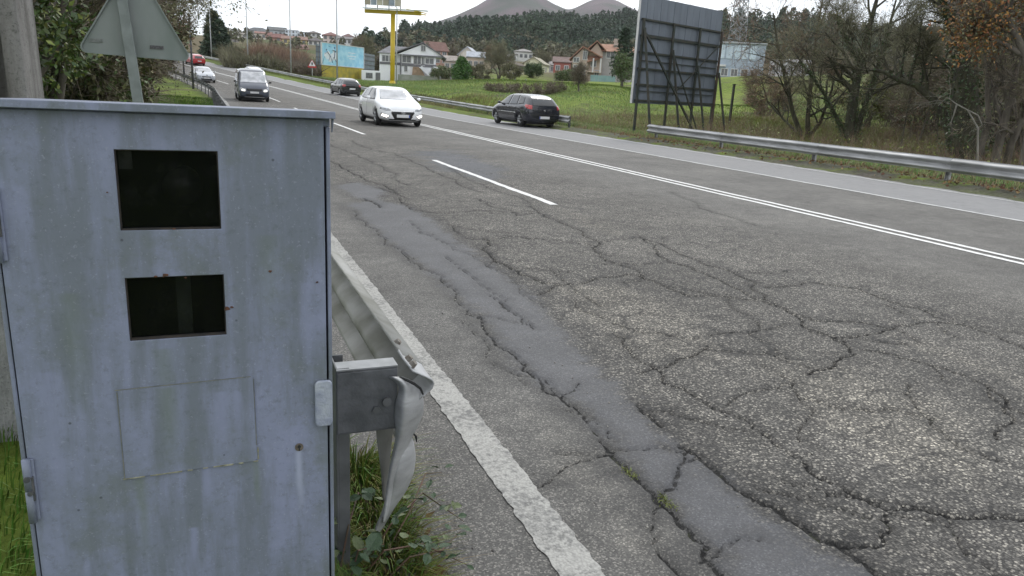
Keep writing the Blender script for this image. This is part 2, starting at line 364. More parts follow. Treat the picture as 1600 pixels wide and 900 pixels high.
# ------------------------------------------------------------------ road with traced wear
CRACKS = """750,492;760,515;775,537;800,550;817,577;842,590;850,610;880,625;900,635|1.2
900,635;925,668;945,695|.5
945,695;970,722;1000,750;1025,780;1050,800;1080,835;1100,867;1128,900;1150,930|1.5
1062,695;1082,705;1115,730;1150,760;1180,780;1220,795;1250,820;1280,840;1310,850;1350,875;1372,897;1400,925|1.6
995,632;1015,647;1032,665|1.3
1257,720;1280,745;1325,765;1360,785;1390,795;1430,790;1470,800;1505,807;1550,805;1620,812|1.3
1385,800;1390,825;1380,845;1350,850;1310,850|1
1000,582;1020,575;1050,567;1080,557;1108,540|.9
1030,577;1075,610;1115,637;1165,655;1210,690;1257,720|1
1000,371;1023,382;1045,409;1076,416;1121,435;1159,454;1189,469;1212,477;1234,488;1272,500;1314,501;1348,503;1393,513;1423,507;1453,503;1491,505;1529,515;1567,530;1610,548|1.1
1000,369;1038,384;1087,405;1113,416;1151,428;1181,443;1189,458;1212,477|1
1196,448;1227,447;1257,441;1283,443;1310,447;1340,450;1370,462;1408,477;1446,484;1461,494;1491,503|.8
1234,488;1257,511;1295,522;1321,533;1300,525;1325,540;1315,557;1295,575;1260,585|1.3
1314,526;1355,522;1393,513|1
1345,545;1390,552;1425,562;1465,572;1505,585;1540,600;1555,625;1560,665;1565,690|.9
1540,600;1575,635;1610,650|1.3
1000,426;1030,443;1076,462;1125,462;1162,467;1181,469|1
937,412;1000,414;1045,411|.5
827,322;856,340;888,352;912,368;937,379;930,393;962,411;1000,425|1
937,379;1000,370|.8
749,311;774,324;806,336;831,333|.8
594,294;621,304;635,319;646,328;699,333;749,329;802,331|.9
756,372;767,383;765,397;774,408;795,416;813,429;841,438;877,445;927,436;1000,429|1.3
877,445;852,456;838,461|1
699,351;728,372;756,374;802,369;856,374;927,383|.7
568,310;585,317;592,324|1.5
514,251;543,265;564,276;589,287;621,304|1.1
592,237;617,239;649,255;678,269;685,271;750,300|.8
550,219;571,230;596,237|.7
696,400;728,425;749,443;767,456;784,475;802,486|.35
765,460;785,475;800,487;835,512|.9
553,329;571,351;603,372;628,390;649,411;685,429;713,461;731,482;749,496|.7
960,520;990,555;1025,575|.8
1055,600;1100,625|.6
1250,620;1320,640;1400,640;1460,655|.4
1130,455;1170,520;1230,560|.4
900,470;950,500;1010,520;1080,530;1160,520;1234,505|.4
640,345;680,372;740,400;800,440;850,480|.3
860,420;900,455;940,480|.4
1090,880;1130,850;1190,840|.35
880,640;930,655;960,690|.4
1190,570;1240,600;1270,640;1250,690|.4
1420,600;1450,650;1500,700;1560,720|.5
1130,637;1180,610;1240,600|.4
1480,800;1500,850;1560,900|.5
720,500;760,560;820,600|.3
515,225;560,245;600,262;640,290|.6
700,262;760,290;830,322|.5
1050,300;1110,330;1180,352|.3"""
SEALS = ["540,318;600,372;650,410;700,450;748,495;790,550;835,598;895,632;950,688;1000,742;1060,798;1130,892;1190,975;1600,1120;1500,1000;1370,898;1260,838;1180,778;1110,728;1060,693;1003,640;965,598;920,558;868,500;832,455;775,418;720,375;680,345;640,322;590,312",
         "522,290;560,284;606,298;588,318;552,308", "640,236;700,232;795,262;792,287;740,281;672,262"]
PALES = ["868,322;958,352;972,366;960,368;905,350", "1400,522;1450,535;1640,602;1640,625;1500,572;1420,545", "860,440;980,450;1100,500;1130,560;1010,560;900,500",
         "820,640;920,700;960,760;1010,830;1010,890;900,760", "1180,560;1330,570;1500,640;1560,760;1400,740;1250,650"]
def gpl(s): return [tuple(at_z(*map(float, p.split(',')))[:2]) for p in s.split(';')]
def frac(pl, rough=.09, r_=random.Random(4)):
    for k in range(3):
        out = [pl[0]]
        for a, b_ in zip(pl[:-1], pl[1:]):
            dx, dy = b_[0]-a[0], b_[1]-a[1]; l = math.hypot(dx, dy)
            if l < .02: out.append(b_); continue
            o = r_.gauss(0, rough)*min(l, .5); out.append(((a[0]+b_[0])/2-dy/l*o, (a[1]+b_[1])/2+dx/l*o)); out.append(b_)
        pl = out
    return pl
xs = np.concatenate([np.arange(.42, 8.3, .019), np.arange(8.3, 14.35, .12), [14.35]])
ys = list(np.arange(-30, 1, 1.)); y_ = 1.
while y_ < 45: ys.append(y_); y_ += max(.015, .0046*y_)
ys += list(np.arange(45.5, 240, 1.)); ys = np.array(ys)
GX, GY = np.meshgrid(xs, ys)                    # GX is the distance across the road
crk = np.full(GX.shape, .3)
def seg_dist(px, py, a, b_):
    dx, dy = b_[0]-a[0], b_[1]-a[1]; l2 = dx*dx+dy*dy+1e-12
    u = np.clip(((px-a[0])*dx+(py-a[1])*dy)/l2, 0, 1); return np.hypot(px-a[0]-u*dx, py-a[1]-u*dy)
def stamp(pl, w):
    for k, (a, b_) in enumerate(zip(pl[:-1], pl[1:])):
        i0, i1 = np.searchsorted(ys, [min(a[1], b_[1])-.3, max(a[1], b_[1])+.3]); j0, j1 = np.searchsorted(xs, [min(a[0], b_[0])-.3, max(a[0], b_[0])+.3])
        if i1 <= i0 or j1 <= j0: continue
        sub = np.s_[i0:i1, j0:j1]
        ww = w*.0035*(.55+.9*abs(math.sin(k*1.7+a[0]*9)))*(1+.07*a[1])
        crk[sub] = np.minimum(crk[sub], seg_dist(GX[sub], GY[sub], a, b_)-ww)
for ln in CRACKS.split('\n'):
    s, w = ln.split('|'); pl = frac(gpl(s)); stamp(pl, float(w))
    r_ = random.Random(len(s)*7+int(float(w)*10))       # small side branches
    for k in range(int(len(pl)/26*float(w))):
        p0 = r_.choice(pl); a0 = r_.uniform(0, 6.28); br = [p0]
        for q in range(r_.randint(2, 4)):
            a0 += r_.uniform(-.6, .6); st = r_.uniform(.05, .22)*(1+p0[1]*.05); br.append((br[-1][0]+math.cos(a0)*st, br[-1][1]+math.sin(a0)*st))
        stamp(frac(br), .35*float(w))
def poly_sd(px, py, poly):
    d = np.full(px.shape, 9.); ins = np.zeros(px.shape, bool)
    for a, b_ in zip(poly, poly[1:]+poly[:1]):
        d = np.minimum(d, seg_dist(px, py, a, b_))
        c_ = ((a[1] > py) != (b_[1] > py)); ins ^= c_ & (px < (b_[0]-a[0])*(py-a[1])/((b_[1]-a[1]) or 1e-9)+a[0])
    return np.where(ins, d, -d)
seal = np.full(GX.shape, -.6); pale = np.full(GX.shape, -1.)
sub = np.s_[:np.searchsorted(ys, 40), :np.searchsorted(xs, 8.3)]
damp = np.full(GX.shape, -1.)
damp[sub] = poly_sd(GX[sub], GY[sub], gpl(SEALS[2]))
for s in SEALS[:2]: seal[sub] = np.maximum(seal[sub], poly_sd(GX[sub], GY[sub], gpl(s)))
for s in PALES: pale[sub] = np.maximum(pale[sub], poly_sd(GX[sub], GY[sub], gpl(s)))
relief = snoise(GX, GY, 8, 3, 1.6)*.004
RX = GX+road_off(GY); RZ = road_z(GY)+relief-.022*ss(-crk, -.008, .006)-.004*ss(-crk, -.12, 0)*(GX < 8.2)
V = np.stack([RX, GY, RZ], -1).reshape(-1, 3); nr, nc = GX.shape
i, j = np.meshgrid(np.arange(nr-1), np.arange(nc-1), indexing='ij')
Q = np.stack([i*nc+j, i*nc+j+1, (i+1)*nc+j+1, (i+1)*nc+j], -1).reshape(-1, 4)
me = np_mesh('road', V, Q)
for nme, arr in (('crk', crk), ('seal', seal), ('pale', pale), ('damp', damp), ('lat', GX)):
    at_ = me.attributes.new(nme, 'FLOAT', 'POINT'); at_.data.foreach_set('value', arr.ravel().astype(np.float32))
m, t, b = _nodes('asphalt'); L = t.links
tcn = t.nodes.new('ShaderNodeTexCoord'); ob = tcn.outputs['Object']
la = attr(t, 'lat')
coarse = mathn(t, 'MULTIPLY', mapr(t, la, 1.5, 1.95), mapr(t, la, 5.2, 7.5, 1, .25))
def voro(sc, feat='F1'):
    v = t.nodes.new('ShaderNodeTexVoronoi'); v.inputs['Scale'].default_value = sc; v.feature = feat; L.new(ob, v.inputs['Vector']); return v
v1 = voro(92); v2 = voro(170)
sep = t.nodes.new('ShaderNodeSeparateColor'); L.new(v1.outputs['Color'], sep.inputs[0])
sep2 = t.nodes.new('ShaderNodeSeparateColor'); L.new(v2.outputs['Color'], sep2.inputs[0])
big = noise_node(t, ob, .7, 7, .6); mid = noise_node(t, ob, 5., 6, .65)
base = ramp(t, big, [(.3, (.104, .100, .094)), (.55, (.142, .137, .129)), (.72, (.182, .175, .163))])
base = mixc(t, 1., base, ramp(t, mid, [(.25, (.72, .72, .72)), (.75, (1.22, 1.22, 1.22))]), 'MULTIPLY')
stone = ramp(t, sep.outputs[0], [(0, (.34, .335, .33)), (.45, (.74, .73, .72)), (.8, (1.25, 1.22, 1.17)), (1, (2.9, 2.8, 2.6))])
fine = ramp(t, sep2.outputs[0], [(0, (.6, .6, .6)), (.75, (1.05, 1.05, 1.03)), (1, (2.2, 2.15, 2.05))])
gapm = mapr(t, v1.outputs['Distance'], .4, .75)
cst = mixc(t, gapm, stone, (.3, .3, .3))
c_coarse = mixc(t, 1., base, cst, 'MULTIPLY')
c_fine = mixc(t, 1., base, fine, 'MULTIPLY')
col = mixc(t, coarse, c_fine, c_coarse)
col = mixc(t, 1., col, ramp(t, coarse, [(0, (.86, .87, .88)), (1, (1.12, 1.12, 1.1))]), 'MULTIPLY')
# paler resurfaced strip on the far side, pale worn patches
shoulder = mapr(t, la, 11.4, 11.5)
col = mixc(t, mathn(t, 'MULTIPLY', shoulder, .8), col, mixc(t, mid, (.20, .20, .205), (.29, .29, .29)))
pl_ = mathn(t, 'ADD', attr(t, 'pale'), mathn(t, 'MULTIPLY', mathn(t, 'SUBTRACT', mid, .5), .9))
col = mixc(t, mapr(t, pl_, -.12, .2, 0, .55), col, mixc(t, 1., col, (1.5, 1.47, 1.4), 'MULTIPLY'))
# sealed band
nz = noise_node(t, ob, 7, 6, .7)
sl = mathn(t, 'ADD', attr(t, 'seal'), mathn(t, 'MULTIPLY', mathn(t, 'SUBTRACT', nz, .5), .5))
slm = mapr(t, sl, -.07, .11)
sealc = mixc(t, mapr(t, noise_node(t, ob, 2.2, 5), .35, .65), (.052, .055, .062), (.072, .075, .084))
sealc = mixc(t, 1., sealc, ramp(t, sep2.outputs[0], [(0, (.72, .72, .73)), (.8, (1.1, 1.1, 1.1)), (1, (1.8, 1.75, 1.7))]), 'MULTIPLY')
sealc = mixc(t, mapr(t, noise_node(t, ob, 9, 6, .75), .42, .7, 0, .5), sealc, (.055, .056, .06))
col = mixc(t, mathn(t, 'MULTIPLY', slm, .85), col, sealc)
hal = mapr(t, sl, -.28, -.02, 0, .3)
col = mixc(t, mathn(t, 'MULTIPLY', hal, mathn(t, 'SUBTRACT', 1., slm)), col, (.03, .03, .032))
dm = mathn(t, 'ADD', attr(t, 'damp'), mathn(t, 'MULTIPLY', mathn(t, 'SUBTRACT', noise_node(t, ob, 1.6, 6, .65), .5), 2.2))
col = mixc(t, mapr(t, dm, -.2, .5, 0, .6), col, (.10, .108, .125))
# fine alligator cracking and the traced cracks
vd = t.nodes.new('ShaderNodeTexVoronoi'); vd.feature = 'DISTANCE_TO_EDGE'; vd.inputs['Scale'].default_value = 3.1
wn = t.nodes.new('ShaderNodeTexNoise'); wn.inputs['Scale'].default_value = 4; wn.inputs['Detail'].default_value = 6; L.new(ob, wn.inputs['Vector'])
wm = t.nodes.new('ShaderNodeMix'); wm.data_type = 'VECTOR'; wm.inputs[0].default_value = .35
vm = t.nodes.new('ShaderNodeVectorMath'); vm.operation = 'ADD'; vs_ = t.nodes.new('ShaderNodeVectorMath'); vs_.operation = 'SCALE'; vs_.inputs['Scale'].default_value = .45
L.new(wn.outputs['Color'], vs_.inputs[0]); L.new(ob, vm.inputs[0]); L.new(vs_.outputs[0], vm.inputs[1]); L.new(vm.outputs[0], vd.inputs['Vector'])
allig = mathn(t, 'MULTIPLY', mapr(t, vd.outputs['Distance'], .005, .045, 1, 0), mathn(t, 'MULTIPLY', mapr(t, noise_node(t, ob, 1.1, 5), .42, .58), mathn(t, 'MULTIPLY', coarse, mathn(t, 'SUBTRACT', 1., slm))))
col = mixc(t, mathn(t, 'MULTIPLY', allig, .7), col, (.02, .02, .02))
vd2 = t.nodes.new('ShaderNodeTexVoronoi'); vd2.feature = 'DISTANCE_TO_EDGE'; vd2.inputs['Scale'].default_value = 6.5; L.new(vm.outputs[0], vd2.inputs['Vector'])
al2 = mathn(t, 'MULTIPLY', mapr(t, vd2.outputs['Distance'], .0, .06, 1, 0), mathn(t, 'MULTIPLY', mapr(t, noise_node(t, ob, .8, 6), .48, .6), mathn(t, 'MULTIPLY', coarse, mathn(t, 'SUBTRACT', 1., slm))))
col = mixc(t, mathn(t, 'MULTIPLY', al2, .45), col, (.03, .03, .03))
ck = mathn(t, 'ADD', attr(t, 'crk'), mathn(t, 'MULTIPLY', mathn(t, 'SUBTRACT', noise_node(t, ob, 55, 6, .8), .5), .03))
col = mixc(t, mapr(t, ck, .0, .12, .34, 0), col, mixc(t, 1., col, (.3, .3, .31), 'MULTIPLY'))
ckm = mapr(t, ck, -.0005, .0035, 1, 0)
col = mixc(t, ckm, col, mixc(t, mapr(t, noise_node(t, ob, 6, 3), .62, .68, 0, .5), (.012, .012, .012), (.05, .06, .02)))
L.new(col, b.inputs['Base Color'])
rgh = mathn(t, 'SUBTRACT', .86, mathn(t, 'MULTIPLY', slm, .16))
L.new(rgh, b.inputs['Roughness']); b.inputs['Specular IOR Level'].default_value = .4
hgt = mathn(t, 'MULTIPLY', mathn(t, 'SUBTRACT', 1., v1.outputs['Distance']), mathn(t, 'ADD', mathn(t, 'MULTIPLY', coarse, .8), .25))
hgt = mathn(t, 'ADD', mathn(t, 'MULTIPLY', hgt, mathn(t, 'SUBTRACT', 1., mathn(t, 'MULTIPLY', slm, .85))), mathn(t, 'MULTIPLY', ckm, -1.5))
bp = t.nodes.new('ShaderNodeBump'); bp.inputs['Strength'].default_value = .7; bp.inputs['Distance'].default_value = .008
L.new(hgt, bp.inputs['Height']); L.new(bp.outputs[0], b.inputs['Normal'])
road = tag(link_mesh('road', me, m, smooth=True), kind='structure')

def worn_paint(name, c, wear_lo, wear_hi, dirt):
    m, t, b = _nodes(name); L = t.links; tcn = t.nodes.new('ShaderNodeTexCoord'); ob = tcn.outputs['Object']
    w = mapr(t, mathn(t, 'ADD', mathn(t, 'MULTIPLY', noise_node(t, ob, 38, 6, .75), .6), mathn(t, 'MULTIPLY', noise_node(t, ob, 3.5, 5, .6), .4)), wear_lo, wear_hi)
    v = t.nodes.new('ShaderNodeTexVoronoi'); v.inputs['Scale'].default_value = 90; L.new(ob, v.inputs['Vector'])
    c0 = mixc(t, mapr(t, v.outputs['Distance'], .2, .8, 0, .45), c, tuple(x*dirt for x in c))
    c1 = mixc(t, w, c0, (.13, .13, .125)); L.new(c1, b.inputs['Base Color']); b.inputs['Roughness'].default_value = .75
    bp = t.nodes.new('ShaderNodeBump'); bp.inputs['Strength'].default_value = .5; bp.inputs['Distance'].default_value = .006
    L.new(v.outputs['Distance'], bp.inputs['Height']); L.new(bp.outputs[0], b.inputs['Normal']); return m
m_line = worn_paint('line_paint', (.72, .72, .70), .56, .70, .75)
m_edge = worn_paint('edge_line_paint', (.38, .375, .35), .45, .62, .5)
m_thin = worn_paint('faded_line_paint', (.55, .55, .54), .50, .64, .8)
def road_line(name, lat_, w, y0, y1, mat, jit=.003, dz=.005, seed=0):
    yv = [y0]; r_ = random.Random(seed)
    while yv[-1] < y1: yv.append(min(y1, yv[-1]+max(.02, abs(yv[-1])*.01) if abs(yv[-1]) < 60 else yv[-1]+1))
    rows = []
    for y in yv:
        e0, e1 = (lat_+q_*w/2+r_.gauss(0, jit)+jit*1.2*math.sin(y*23+q_)*math.sin(y*9.7+lat_+q_*2)+jit*math.sin(y*61+q_*3) for q_ in (-1, 1))
        rows.append([((e0+(e1-e0)*k/2)+float(road_off(y)), y, float(road_z(y))+float(snoise(np.array([e0+(e1-e0)*k/2]), np.array([y]), 8, 3, 1.6)[0])*.004+dz) for k in range(3)])
    mb = MB().grid(rows); o = mb.build(name, mat, road); return o
road_line('edge_line', 1.055, .15, .8, 185, m_edge, .0025)
road_line('centre_line', 8.07, .10, .8, 185, m_line, .003); road_line('centre_line', 8.31, .10, .8, 185, m_line, .003, seed=2)
road_line('edge_line', 11.47, .10, .8, 185, m_thin, .004, seed=3); road_line('outer_line', 14.0, .09, .8, 185, m_thin, .006, seed=4)
for k, y0 in enumerate(np.arange(9.3-13.8, 175, 13.8)):
    road_line('lane_dash', 4.46, .115, max(y0, -6), y0+6.1, m_line, .004, seed=10+k)
# ------------------------------------------------------------------ speed camera cabinet
def cabinet_paint(name, streaks):
    m, t, b = _nodes(name); L = t.links; tcn = t.nodes.new('ShaderNodeTexCoord'); ob = tcn.outputs['Object']
    mpn = t.nodes.new('ShaderNodeMapping'); mpn.inputs['Scale'].default_value = (9, 9, 1.3); L.new(ob, mpn.inputs[0])
    col = mixc(t, mapr(t, noise_node(t, ob, 6, 8, .68), .36, .62), (.218, .243, .345), (.178, .202, .268))
    col = mixc(t, mapr(t, noise_node(t, mpn.outputs[0], 1.6, 6, .6), .42, .6, 0, .8), col, (.135, .155, .18))
    col = mixc(t, mapr(t, noise_node(t, ob, 3.1, 8, .75), .5, .64, 0, .55), col, (.125, .145, .135))
    col = mixc(t, mapr(t, noise_node(t, ob, 70, 5, .75), .50, .74, 0, .5), col, (.10, .115, .13))
    col = mixc(t, mapr(t, noise_node(t, ob, 160, 3, .7), .60, .70, 0, .35), col, (.32, .34, .42))
    sx = t.nodes.new('ShaderNodeSeparateXYZ'); L.new(ob, sx.inputs[0])
    wob = mathn(t, 'MULTIPLY', mathn(t, 'SUBTRACT', noise_node(t, ob, 12, 4), .5), .02)
    for (x0, z0, z1, w, cc, st) in streaks:
        dx = mathn(t, 'ABSOLUTE', mathn(t, 'SUBTRACT', mathn(t, 'ADD', sx.outputs[0], wob), x0))
        a = mapr(t, dx, 0, w, 1, 0); a = mathn(t, 'MULTIPLY', a, mapr(t, sx.outputs[2], z1, z1+(z0-z1)*.7, 0, 1))
        a = mathn(t, 'MULTIPLY', a, mapr(t, sx.outputs[2], z0, z0+.006, 1, 0)); a = mathn(t, 'MULTIPLY', a, st)
        col = mixc(t, a, col, cc)
    v = t.nodes.new('ShaderNodeTexVoronoi'); v.inputs['Scale'].default_value = 26; L.new(ob, v.inputs['Vector'])
    sp = t.nodes.new('ShaderNodeSeparateColor'); L.new(v.outputs['Color'], sp.inputs[0])
    spot = mathn(t, 'MULTIPLY', mapr(t, v.outputs['Distance'], .04, .09, 1, 0), mapr(t, sp.outputs[0], .86, .9))
    col = mixc(t, mathn(t, 'MULTIPLY', spot, .8), col, (.06, .065, .08))
    L.new(col, b.inputs['Base Color']); b.inputs['Roughness'].default_value = .55; b.inputs['Specular IOR Level'].default_value = .35
    bp = t.nodes.new('ShaderNodeBump'); bp.inputs['Strength'].default_value = .12; bp.inputs['Distance'].default_value = .002
    L.new(noise_node(t, ob, 60, 5), bp.inputs['Height']); L.new(bp.outputs[0], b.inputs['Normal']); return m
lav = (.235, .26, .38); pale_ = (.30, .33, .43); grn = (.125, .155, .115)
m_cab = cabinet_paint('cabinet_paint', [(.149, .731, .55, .012, pale_, .9), (-.035, .715, .60, .018, lav, .6), (.0, .88, .70, .022, lav, .5), (.03, .87, .76, .01, lav, .4), (-.07, .58, .45, .014, lav, .7),
    (-.16, .71, .5, .018, grn, .5), (.062, .715, .58, .012, grn, .55), (-.10, .98, .80, .03, grn, .35), (.10, 1.2, .98, .035, grn, .3), (.17, 1.1, .93, .02, lav, .4), (-.25, 1.1, .8, .03, grn, .35), (-.30, .95, .5, .02, lav, .45)])
m_cab2 = cabinet_paint('cabinet_hatch_paint', [(.0, .88, .72, .022, lav, .6), (.03, .88, .76, .012, lav, .45), (-.10, .9, .72, .03, grn, .5)])
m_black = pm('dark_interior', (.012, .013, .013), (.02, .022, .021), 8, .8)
cab = empty('speed_camera_cabinet', (0, 1.5, 0), 0, 'weathered blue grey steel roadside cabinet with two dark square windows', 'cabinet')
D0 = 0.0
zb, zt = .04, 1.415
xl, xr = -.357, .222
b_ = MB()
b_.box((xl+.004, .245, (zb+zt)/2), (.008, .49, zt-zb)); b_.box((xr-.004, .245, (zb+zt)/2), (.008, .49, zt-zb))
b_.box(((xl+xr)/2, .486, (zb+zt)/2), (xr-xl-.0162, .008, zt-zb-.004)); b_.box(((xl+xr)/2, .24, zb+.006), (xr-xl-.0164, .46, .008))
b_.box(((xl+xr)/2, .004, 1.4265), (xr-xl, .008, .0226)).build('body', m_cab, cab, bevel=.002)
# inner back wall behind the windows keeps the inside dark
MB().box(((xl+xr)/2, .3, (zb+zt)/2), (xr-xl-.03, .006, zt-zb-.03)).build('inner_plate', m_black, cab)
xc = [xl+.0105, -.157, .015, xr-.0125]; zc = [zb+.01, 1.003, 1.127, 1.217, 1.364, 1.4285]
bm = bmesh.new(); vg = [[bm.verts.new((x, 0, z)) for z in zc] for x in xc]
for i_ in range(3):
    for k_ in range(5):
        if i_ == 1 and k_ in (1, 3): continue
        bm.faces.new((vg[i_][k_], vg[i_+1][k_], vg[i_+1][k_+1], vg[i_][k_+1]))
me = bpy.data.meshes.new('door'); bm.to_mesh(me); bm.free()
door = link_mesh('door', me, m_cab, cab); md = door.modifiers.new('s', 'SOLIDIFY'); md.thickness = .004; md.offset = 1
md = door.modifiers.new('b', 'BEVEL'); md.width = .0012; md.segments = 2; md.limit_method = 'ANGLE'
m_pane, t, b = _nodes('cabinet_pane'); b.inputs['Base Color'].default_value = (.004, .005, .005, 1); b.inputs['Roughness'].default_value = .12
b.inputs['Specular IOR Level'].default_value = .22
_n = noise_node(t, t.nodes.new('ShaderNodeTexCoord').outputs['Object'], 25, 6, .7)
t.links.new(mapr(t, _n, .45, .75, .38, .6), b.inputs['Alpha']); t.links.new(mapr(t, _n, .4, .8, .1, .35), b.inputs['Roughness'])
for z0, z1 in ((1.003, 1.127), (1.217, 1.364)):
    w = MB().box((-.071, .012, (z0+z1)/2), (.171, .003, z1-z0+.0)).build('window_pane', m_pane, cab)
    f = MB(); g = .004
    f.box((-.157-.0, .008, (z0+z1)/2), (.004, .012, z1-z0)); f.box((.015, .008, (z0+z1)/2), (.004, .012, z1-z0))
    f.box((-.071, .008, z0), (.168, .012, .004)); f.box((-.071, .008, z1), (.168, .012, .004))
    f.build('gasket', pm('rubber_gasket', (.018, .018, .018), (.05, .04, .03), 40, .8), w)
m_in = pm('dull_grey_metal', (.10, .105, .10), (.06, .065, .06), 30, .6)
MB().box((-.143, .03, 1.343), (.022, .004, .034)).build('bracket', m_in, cab)
MB().box((-.060, .05, 1.065), (.026, .02, .16)).build('bracket', pm('dull_green_metal', (.05, .065, .055), (.03, .04, .035), 20, .6), cab)
MB().tube([(-.05, .05, 1.29), (-.05, .16, 1.29)], [.036, .03], 24).build('lens_hood', pm('lens_black', (.012, .012, .013), (.02, .02, .02), 20, .4), cab, True)
hp = MB().prism([(-.186, .906), (.061, .910), (.064, .724), (.058, .719), (-.186, .717)], 'y', -.0062, -.0042).build('cover_plate', m_cab2, cab, bevel=.0008)
r_ = random.Random(3); mb = MB()
for k in range(26):
    x = -.185+k*.0098; 
    if r_.random() < .8: mb.box((x, -.0068, .7168+.0001*k), (.0094, .0012+r_.random()*.001, .0016+r_.random()*.0016))
for k in range(7): mb.box((.0652, -.0068, .725+k*.004), (.0015+r_.random()*.002, .0015, .0038))
o_ = mb.build('sealant', pm('yellowed_sealant', (.30, .30, .22), (.12, .12, .08), 60, .8), hp); o_['kind'] = 'stuff'
mb = MB()
for k in range(24):
    x = -.185+k*.0103
    mb.box((x, -.0066, .9068+.00016*k), (.0101, .001, .0011+.0006*r_.random()))
for k in range(18): mb.box((-.1868, -.0066, .722+k*.0103), (.001+.0005*r_.random(), .001, .0101)); mb.box((.0628-.00006*k, -.0066, .76+k*.0083), (.0012, .001, .0081))
mb.build('seam', pm('seam_grime', (.10, .11, .10), (.2, .2, .16), 60, .9), hp)
# roof lid
lid = MB().box(((xl+xr)/2, .238, 1.4355), (xr-xl+.014, .53, .003), rot=Matrix.Rotation(R(-1.7), 3, 'X')).box(((xl+xr)/2, -.0265, 1.4385), (xr-xl+.014, .003, .0135))
lid.box((xr+.0055, .236, 1.4305), (.003, .52, .0135), rot=Matrix.Rotation(R(-1.7), 3, 'X')).box((xl-.0055, .236, 1.4305), (.003, .52, .0135), rot=Matrix.Rotation(R(-1.7), 3, 'X'))
lid.build('lid', m_cab, cab, bevel=.0012)
# small folded drip edge hanging at the right corner
MB().prism([(-.024, 1.431), (-.004, 1.431), (-.004, 1.405)], 'x', xr+.002, xr+.0045).build('corner_flap', m_cab, cab)
# latch tab, lock, hinges
def rrect(x0, x1, z0, z1, r, n=5):
    P = []
    for cx, cz, a0 in ((x1-r, z1-r, 0), (x0+r, z1-r, 90), (x0+r, z0+r, 180), (x1-r, z0+r, 270)):
        P += [(cx+r*math.cos(R(a0+90*k/n)), cz+r*math.sin(R(a0+90*k/n))) for k in range(n+1)]
    return P
m_worn = pm('worn_latch_paint', (.33, .36, .41), (.19, .215, .29), 25, .6, bump=.3)
MB().prism(rrect(.183, .219, .785, .889, .010), 'y', -.016, -.007).build('latch', m_worn, cab, bevel=.0025)
MB().box((.213, .0, .837), (.006, .02, .09)).build('latch_stem', m_cab, cab)
lk = MB().tube([(.149, -.006, .738), (.149, .002, .738)], .0088, 24).build('lock', pm('rusty_lock', (.10, .085, .07), (.2, .17, .14), 90, .6, .3, island=0), cab)
MB().tube([(.149, -.0075, .740), (.149, -.0058, .740)], .0034, 14).box((.149, -.0066, .7345), (.0026, .0016, .008)).build('keyhole', m_black, lk)
for zc_ in (.72, 1.232):
    h = MB().box((-.3445, -.008, zc_), (.018, .004, .128), 0).build('hinge', m_cab2, cab, bevel=.001)
    MB().tube([(-.3475, -.012, zc_-.066), (-.3475, -.012, zc_-.002)], .0072, 14).tube([(-.3475, -.012, zc_+.002), (-.3475, -.012, zc_+.066)], .0072, 14).build('hinge_barrel', m_cab, h, True)
    MB().tube([(-.3475, -.0215, zc_+.028), (-.3475, -.012, zc_+.028)], .006, 10).box((-.3415, -.013, zc_+.005), (.006, .006, .05)).tube([(-.345, -.0205, zc_-.002), (-.345, -.012, zc_-.002)], .005, 10).build('hinge_bolt', pm('grimy_bolt', (.05, .055, .06), (.1, .1, .1), 50, .6), h)
m_rust = pm('rust', (.13, .055, .03), (.05, .028, .02), 120, .9, bump=.4)
for px, py, s in ((422, 423, 4.2), (495, 440, 3.2), (258, 429, 7), (243, 431, 4), (355, 481, 7), (362, 479, 4), (272, 357, 3), (290, 433, 3), (168, 300, 2)):
    p = at_y(px, py, 1.5); r_ = random.Random(px); sc = s/1150*1.5*.55
    poly = [(p[0]+math.cos(a*6.283/9)*sc*r_.uniform(.5, 1.2)*1.25, p[2]+math.sin(a*6.283/9)*sc*r_.uniform(.4, 1.0)) for a in range(9)]
    MB().prism(poly, 'y', -.0058, -.0035).build('rust_spot', m_rust, cab)
MB().box(((xl+xr)/2, .24, .005), (.66, .58, .07)).build('plinth', pm('plinth_concrete', (.3, .3, .28), (.2, .2, .18), 12, .9, bump=.4), cab)

# ------------------------------------------------------------------ steel guard rails
m_galv = pm('galvanised_steel', (.42, .425, .43), (.26, .265, .265), 6, .48, .25, bump=.25, bscale=40, stretch=(1, .25, 2.5))
m_galv_d = pm('dirty_galvanised_steel', (.30, .30, .285), (.17, .17, .145), 5, .65, .15, bump=.15, bscale=40)
m_post = pm('post_steel', (.15, .155, .16), (.09, .095, .095), 9, .6, .4, bump=.1)
WPROF = [(.0, .155), (-.004, .150), (.004, .138), (.05, .112), (.072, .098), (.078, .085), (.072, .068), (.05, .048), (.008, .02), (.0, .0), (.008, -.02), (.05, -.048), (.072, -.068), (.078, -.085), (.072, -.098), (.05, -.112), (.004, -.138), (-.004, -.150), (.0, -.155)]
def rail_beam(root, pts, side, n_sub, mat):
    # pts: (lat, y, z_centre) at both ends of one beam
    (l0, y0, z0), (l1, y1, z1) = pts; rows = []
    for k in range(n_sub+1):
        f = k/n_sub; la_, y, z = l0+(l1-l0)*f, y0+(y1-y0)*f, z0+(z1-z0)*f
        rows.append([(la_+float(road_off(y))+side*a, y, z+c) for a, c in WPROF])
    return MB().grid(rows).build('beam', mat, root, True, solid=.004)
